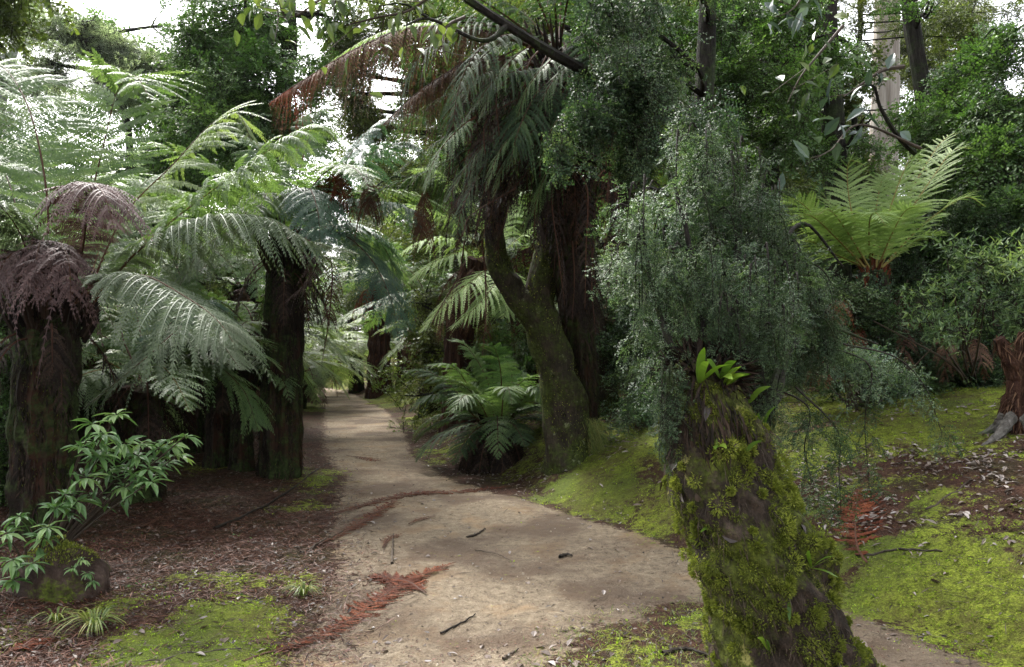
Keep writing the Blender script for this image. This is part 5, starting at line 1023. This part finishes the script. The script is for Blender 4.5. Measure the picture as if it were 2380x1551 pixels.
# stump at the right edge
sb = onground(P(2375, 1045, 6.5)); root = thing('tree_stump', 'splintered brown stump with a slanting broken limb at the right edge', 'stump', sb)
mb = MB(); tube(mb, smooth_curve([sb-[0, 0, .15], sb+[.0, 0, .3], sb+[.04, .02, .52], sb+[.08, .02, .80]], 40), np.linspace(.155, .075, 40)*(1+.5*np.exp(-np.linspace(0, 12, 40))), 36, 0, .5, ridged(4, 9, .16, .08)); C6 = smooth_curve([sb, sb+[.08, .02, .8]], 30); fibres(mb, C6, np.linspace(.15, .08, 30), 1400, .14, .007, 1, rng=r)
part('trunk', mb, ('red_bark', 'dead_brown'), root)
mb = MB(); tube(mb, smooth_curve([sb+[0, 0, .36], sb+[-.11, -.03, .54], sb+[-.22, -.05, .76]], 16), np.linspace(.065, .042, 16), 20, 0, .5, rough_mod(8, .15)); fibres(mb, smooth_curve([sb+[0, 0, .36], sb+[-.22, -.05, .74]], 10), .05, 300, .1, .005, 1, rng=r)
part('broken_limb', mb, ('red_bark', 'dead_brown'), root)
for k, (a, l) in enumerate(((3.6, .55), (4.4, .5), (5.2, .4), (2.8, .35))):
    o = np.array([math.cos(a), math.sin(a), 0]); e = onground(sb+o*l, -.02); mb = MB(); tube(mb, smooth_curve([sb+o*.12+[0, 0, .12], onground(sb+o*l*.55, .04), e], 14), np.linspace(.055, .015, 14), 8, 0, .5, rough_mod(k, .15)); part('root', mb, ('grey_bark',), root)

# fallen dead fronds and sticks
def fallen(label, q, W, mat, seed, npin=44, npl=12, two=0, gaps=.05, lift=.03, stem='dead_stem'):
    rg = np.random.default_rng(seed); pts = [G(u, v)+[0, 0, lift] for u, v in q]; pts = smooth_curve(pts, 12); pts[:, 2] = gz(pts[:, 0], pts[:, 1])+lift; mb = MB()
    frond(mb, pts, W, int(npin*1.4), npl, pl=1.0, droop=.2, rad=.009, ragged=.3, gaps=gaps, rng=rg, upv=.0, rr=(.15, .9), tip=.6, curl=.2)
    V = np.concatenate(mb.v); f = gz(V[:, 0], V[:, 1])+.004; V[:, 2] = np.maximum(f+.01*rg.random(len(V)), f+(V[:, 2]-f)*.45); mb.v = [V]; mb.f = [np.concatenate(mb.f)-0]; mb.f = [mb.f[0]]
    return solo('fallen_frond', mb, (mat, stem), pts[0], label, 'dead frond', 'fallen dead fronds')
fallen('long bright rust red dead frond lying across the lower path', [(565, 1545), (760, 1480), (880, 1400), (960, 1350), (1060, 1315)], .13, 'dead_red', 1, 60, 14, gaps=.0)
fallen('wide rust red side piece of dead frond beside the long one', [(990, 1385), (945, 1355), (860, 1345)], .13, 'dead_red', 2, 30, 14, gaps=0)
fallen('long thin dark red frond crossing the whole path', [(715, 1215), (850, 1175), (960, 1150), (1080, 1145), (1195, 1132)], .12, 'dead_red', 3, 70, 12)
fallen('dark red frond slanting toward the middle of the path edge', [(720, 1275), (830, 1225), (890, 1185), (930, 1160)], .11, 'dead_red', 4, 50, 10)
fallen('curled red brown dead frond on the mossy bank right of the leaning trunk', [(2015, 1330), (1990, 1270), (1990, 1200), (1995, 1150)], .20, 'dead_red', 5, 26, 12, lift=.06, gaps=.15)
fallen('small flat red brown scrap of frond near the path bend', [(805, 1062), (850, 1068), (885, 1075)], .10, 'dead_red', 6, 22, 8)
fallen('little red brown frond scrap in the middle of the sandy path', [(950, 1222), (980, 1210), (1015, 1205)], .05, 'dead_red', 7, 18, 8)
fallen('reddish frond scrap beside the upright stick on the path', [(890, 1280), (905, 1255), (940, 1243)], .05, 'dead_red', 8, 22, 8)
fallen('reddish dead frond on moss beside the far path edge', [(830, 945), (900, 938), (960, 925)], .16, 'dead_red', 9, 26, 8)
fallen('red scrap of frond at the lower left corner', [(10, 1530), (60, 1510), (110, 1495)], .09, 'dead_red', 10, 26, 10)
fallen('brown frond lying at the foot of the low vase shaped fern', [(990, 1060), (1060, 1050), (1110, 1070)], .14, 'dead_red', 11, 26, 8)
fallen('dull brown frond under the stout tree fern', [(560, 1180), (660, 1150), (760, 1085)], .10, 'dead_brown', 12, 30, 8)
fallen('thin dull brown frond among the litter in front of the dark trunks', [(240, 1250), (380, 1210), (520, 1160)], .12, 'dead_brown', 13, 30, 8)
fallen('brown frond on the moss below the dark bush at right', [(1830, 1010), (1890, 1000), (1950, 985)], .14, 'dead_brown', 14, 26, 8)
def stick(label, q, r0, seed, mat='twig', lift=.012):
    rg = np.random.default_rng(seed); pts = smooth_curve([G(u, v)+[0, 0, r0*.6] for u, v in q], 16); pts[:, 2] = gz(pts[:, 0], pts[:, 1])+r0*.7+np.abs(rg.normal(0, lift*.5)); mb = MB(); tube(mb, pts+rg.normal(0, r0*.25, pts.shape), np.linspace(r0, r0*.5, 16), 7, 0, rg.uniform(.3, .9), rough_mod(seed, .15))
    solo('stick', mb, (mat,), pts[0], label, 'stick', 'sticks lying about')
stick('straight grey stick pointing away on the middle of the path', [(910, 1312), (915, 1245)], .011, 1, 'twig'); stick('short knobbly stick on the right half of the path', [(1085, 1252), (1110, 1245), (1128, 1232)], .011, 2)
stick('thin curved twig on the path right of the red frond', [(1105, 1285), (1160, 1295), (1185, 1310)], .005, 3); stick('thin dark stick at the lower middle of the path', [(1025, 1480), (1080, 1450), (1105, 1435)], .007, 4, 'twig_dark'); stick('brown stick near the bottom edge of the path', [(1170, 1540), (1205, 1515)], .008, 5)
stick('small dark knot of wood on the right side of the path', [(1300, 1300), (1318, 1296), (1330, 1302)], .014, 6, 'twig_dark'); stick('leaning twig beside the stout tree fern', [(645, 1145), (665, 1100)], .008, 7); stick('long dark root like stick below the stout tree fern', [(500, 1235), (620, 1180), (770, 1080)], .013, 8, 'twig_dark')
stick('dark stick near the bottom right of the short grass', [(1540, 1530), (1600, 1520), (1660, 1540)], .014, 9, 'twig_dark'); stick('long dark stick on the mossy bank at right', [(1990, 1300), (2100, 1285), (2190, 1290)], .010, 10, 'twig_dark'); stick('curved dark branch lying on the upper moss bank', [(1830, 1010), (1900, 990), (1990, 985)], .014, 11, 'twig_dark')
stick('pale dead stick on the bank below the stump', [(2150, 1190), (2200, 1160), (2260, 1120)], .010, 12); stick('brown stick among the left litter', [(700, 1290), (760, 1255), (800, 1240)], .009, 13); stick('dark stick beside the lower left moss', [(330, 1545), (450, 1525), (560, 1515)], .008, 14, 'twig_dark')
# ------------------------------------------------------------------ forest behind
def plain_tree(h, R, seed, proto, leafm, bark, nb=9, ns=90, scale=(1., 1.8), r0=.2, low=.35):
    rg = np.random.default_rng(seed); z0 = -80.; root = thing('forest_tree', 'x', 'tree', (0, 0, z0), 'forest trees beyond the ferns'); o = np.array([0, 0, z0])
    tr = smooth_curve(o+np.array([[0, 0, -.3], [.1*R, 0, h*.35], [-.1*R, .1*R, h*.7], [0, 0, h]]), 40); mb = MB(); tube(mb, tr, np.linspace(r0, r0*.3, 40), 12, 0, .5, rough_mod(seed, .06)); part('trunk', mb, (bark,), root)
    bl = []
    for i in range(nb):
        a = i*2.4+rg.uniform(-.4, .4); q = rg.uniform(.15, .85)*R; z = h*(low+(1-low)*(i+.5)/nb); rad = R*rg.uniform(.35, .55)
        bl.append((o+[math.cos(a)*q, math.sin(a)*q, z], (rad, rad, rad*.6), int(ns*rg.uniform(.7, 1.3))))
    leaf = MB(); wood = MB(); foliage(leaf, wood, bl, SP[proto], (0, 1), rg, tr[8:], droop=.2, scale=scale, twigr=.02, limb=3); part('branches', wood, (bark,), root); part('crown', leaf, (leafm, 'twig_dark'), root); return root
TP = [plain_tree(11, 3.2, 201, 'big', 'leaf_mid', 'dark_bark', 12, 95, (.9, 1.5)), plain_tree(14, 3.0, 202, 'gum', 'leaf_canopy', 'grey_bark', 12, 90, (1.1, 1.8), .28, .45), plain_tree(8, 2.8, 203, 'big', 'leaf_canopy', 'dark_bark', 11, 90, (.7, 1.2), .14, .15),
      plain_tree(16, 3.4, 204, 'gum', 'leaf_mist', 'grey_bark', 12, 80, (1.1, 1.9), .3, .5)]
BP = [plain_tree(2.6, 1.7, 205, 'mid', 'leaf_mid', 'dark_bark', 10, 60, (.8, 1.4), .04, .05), plain_tree(3.4, 1.9, 206, 'mid', 'leaf_canopy', 'dark_bark', 11, 60, (.9, 1.5), .05, .05)]
rg = np.random.default_rng(300)
LT = ['leafy forest tree with dark trunk standing behind the ferns', 'tall grey barked forest tree with thin drooping leaves', 'low branching leafy tree in the dim forest behind', 'tall pale leaved forest tree fading into the bright sky']
LB = ['dim leafy understorey shrub between the forest trunks', 'olive green understorey shrub in the forest behind']
TL = [(2, 300, 30, 1.), (0, 420, 30, 1.), (0, 450, 27, 1.1),  (2, 1010, 32, 1.2), (0, 1150, 26, 1.), (0, 1280, 22, .95), (0, 1400, 20, 1.), (1, 1500, 24, 1.1), (0, 1620, 19, .9), (0, 1650, 18, 1.), (2, 1760, 16, .8), (1, 1960, 34, .75),
        (2, 2480, 12, .5), (2, 2620, 13, .6), (1, 2200, 30, .9),  (3, 30, 60, 1.), (3, -60, 45, 1.1), (2, 130, 40, .9), (2, 20, 30, .8), (2, -120, 20, .8), (2, 540, 46, 1.3), (0, 700, 66, 1.2), (0, 860, 60, 1.3), (2, 930, 50, 1.4),
      (0, 1080, 48, 1.2), (0, 1330, 36, 1.2), (1, 1450, 38, 1.2), (0, 1600, 33, 1.1), (1, 1750, 32, 1.1), (0, 1900, 30, .8), (2, 2300, 30, 1.1), (2, 500, 42, 1.1), (2, 2750, 18, 1.), (0, -300, 20, 1.3), (2, 2900, 12, 1.), (2, -350, 12, 1.1), (0, 380, 44, .9)]
for k, u, d, s in TL:
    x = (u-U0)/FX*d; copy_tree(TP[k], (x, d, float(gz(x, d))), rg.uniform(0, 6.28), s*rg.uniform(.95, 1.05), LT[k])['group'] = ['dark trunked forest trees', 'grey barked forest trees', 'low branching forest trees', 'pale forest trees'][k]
n = 0
for d in (12.5, 15, 18, 22, 27, 34, 44, 58):
    st = 2.9 if d < 30 else 4.2
    for x in np.arange(-d*1.0, d*1.0, st):
        xx = x+rg.uniform(-1, 1); dd = d+rg.uniform(-1.2, 1.2)
        mg = 1.5 if dd < 20 else 3.2
        if xl(dd)-mg < xx < xr(dd)+mg: continue
        if dd < 14 and -6.2 < xx < 1.2: continue
        if dd < 14 and xx > 1: xx += .6
        k = int(rg.random() < .4); s = rg.uniform(.8, 1.25)*(1 if d < 25 else 1.6); s = s*(.75 if dd < 14 else 1)
        copy_tree(BP[k], (xx, dd, float(gz(xx, dd))), rg.uniform(0, 6.28), s, LB[k])['group'] = ['dim forest shrubs', 'olive forest shrubs'][k]; n += 1
for p in TP+BP:
    for ch in list(p.children): bpy.data.objects.remove(ch)
    bpy.data.objects.remove(p)
for m in list(bpy.data.meshes):
    if not m.users: bpy.data.meshes.remove(m)
# misty air
if HAZE > 0:
    m, nt, out = newmat('air'); pv = N_(nt, 'ShaderNodeVolumePrincipled'); pv.inputs['Color'].default_value = (.9, .95, 1, 1); pv.inputs['Density'].default_value = HAZE; pv.inputs['Anisotropy'].default_value = .3
    nt.links.new(pv.outputs[0], out.inputs['Volume']); mb = MB(); X, Y0, Y1, Z0, Z1 = 190, -40, 175, -4, 40
    v = [(x, y, z) for z in (Z0, Z1) for y in (Y0, Y1) for x in (-X, X)]; mb.add(v, [[0, 2, 3, 1], [4, 5, 7, 6], [0, 1, 5, 4], [2, 6, 7, 3], [0, 4, 6, 2], [1, 3, 7, 5]], 0)
    o = link('haze', mb.mesh('haze', ['air'])); o['kind'] = 'stuff'; o['label'] = 'thin pale mist hanging in the forest air'
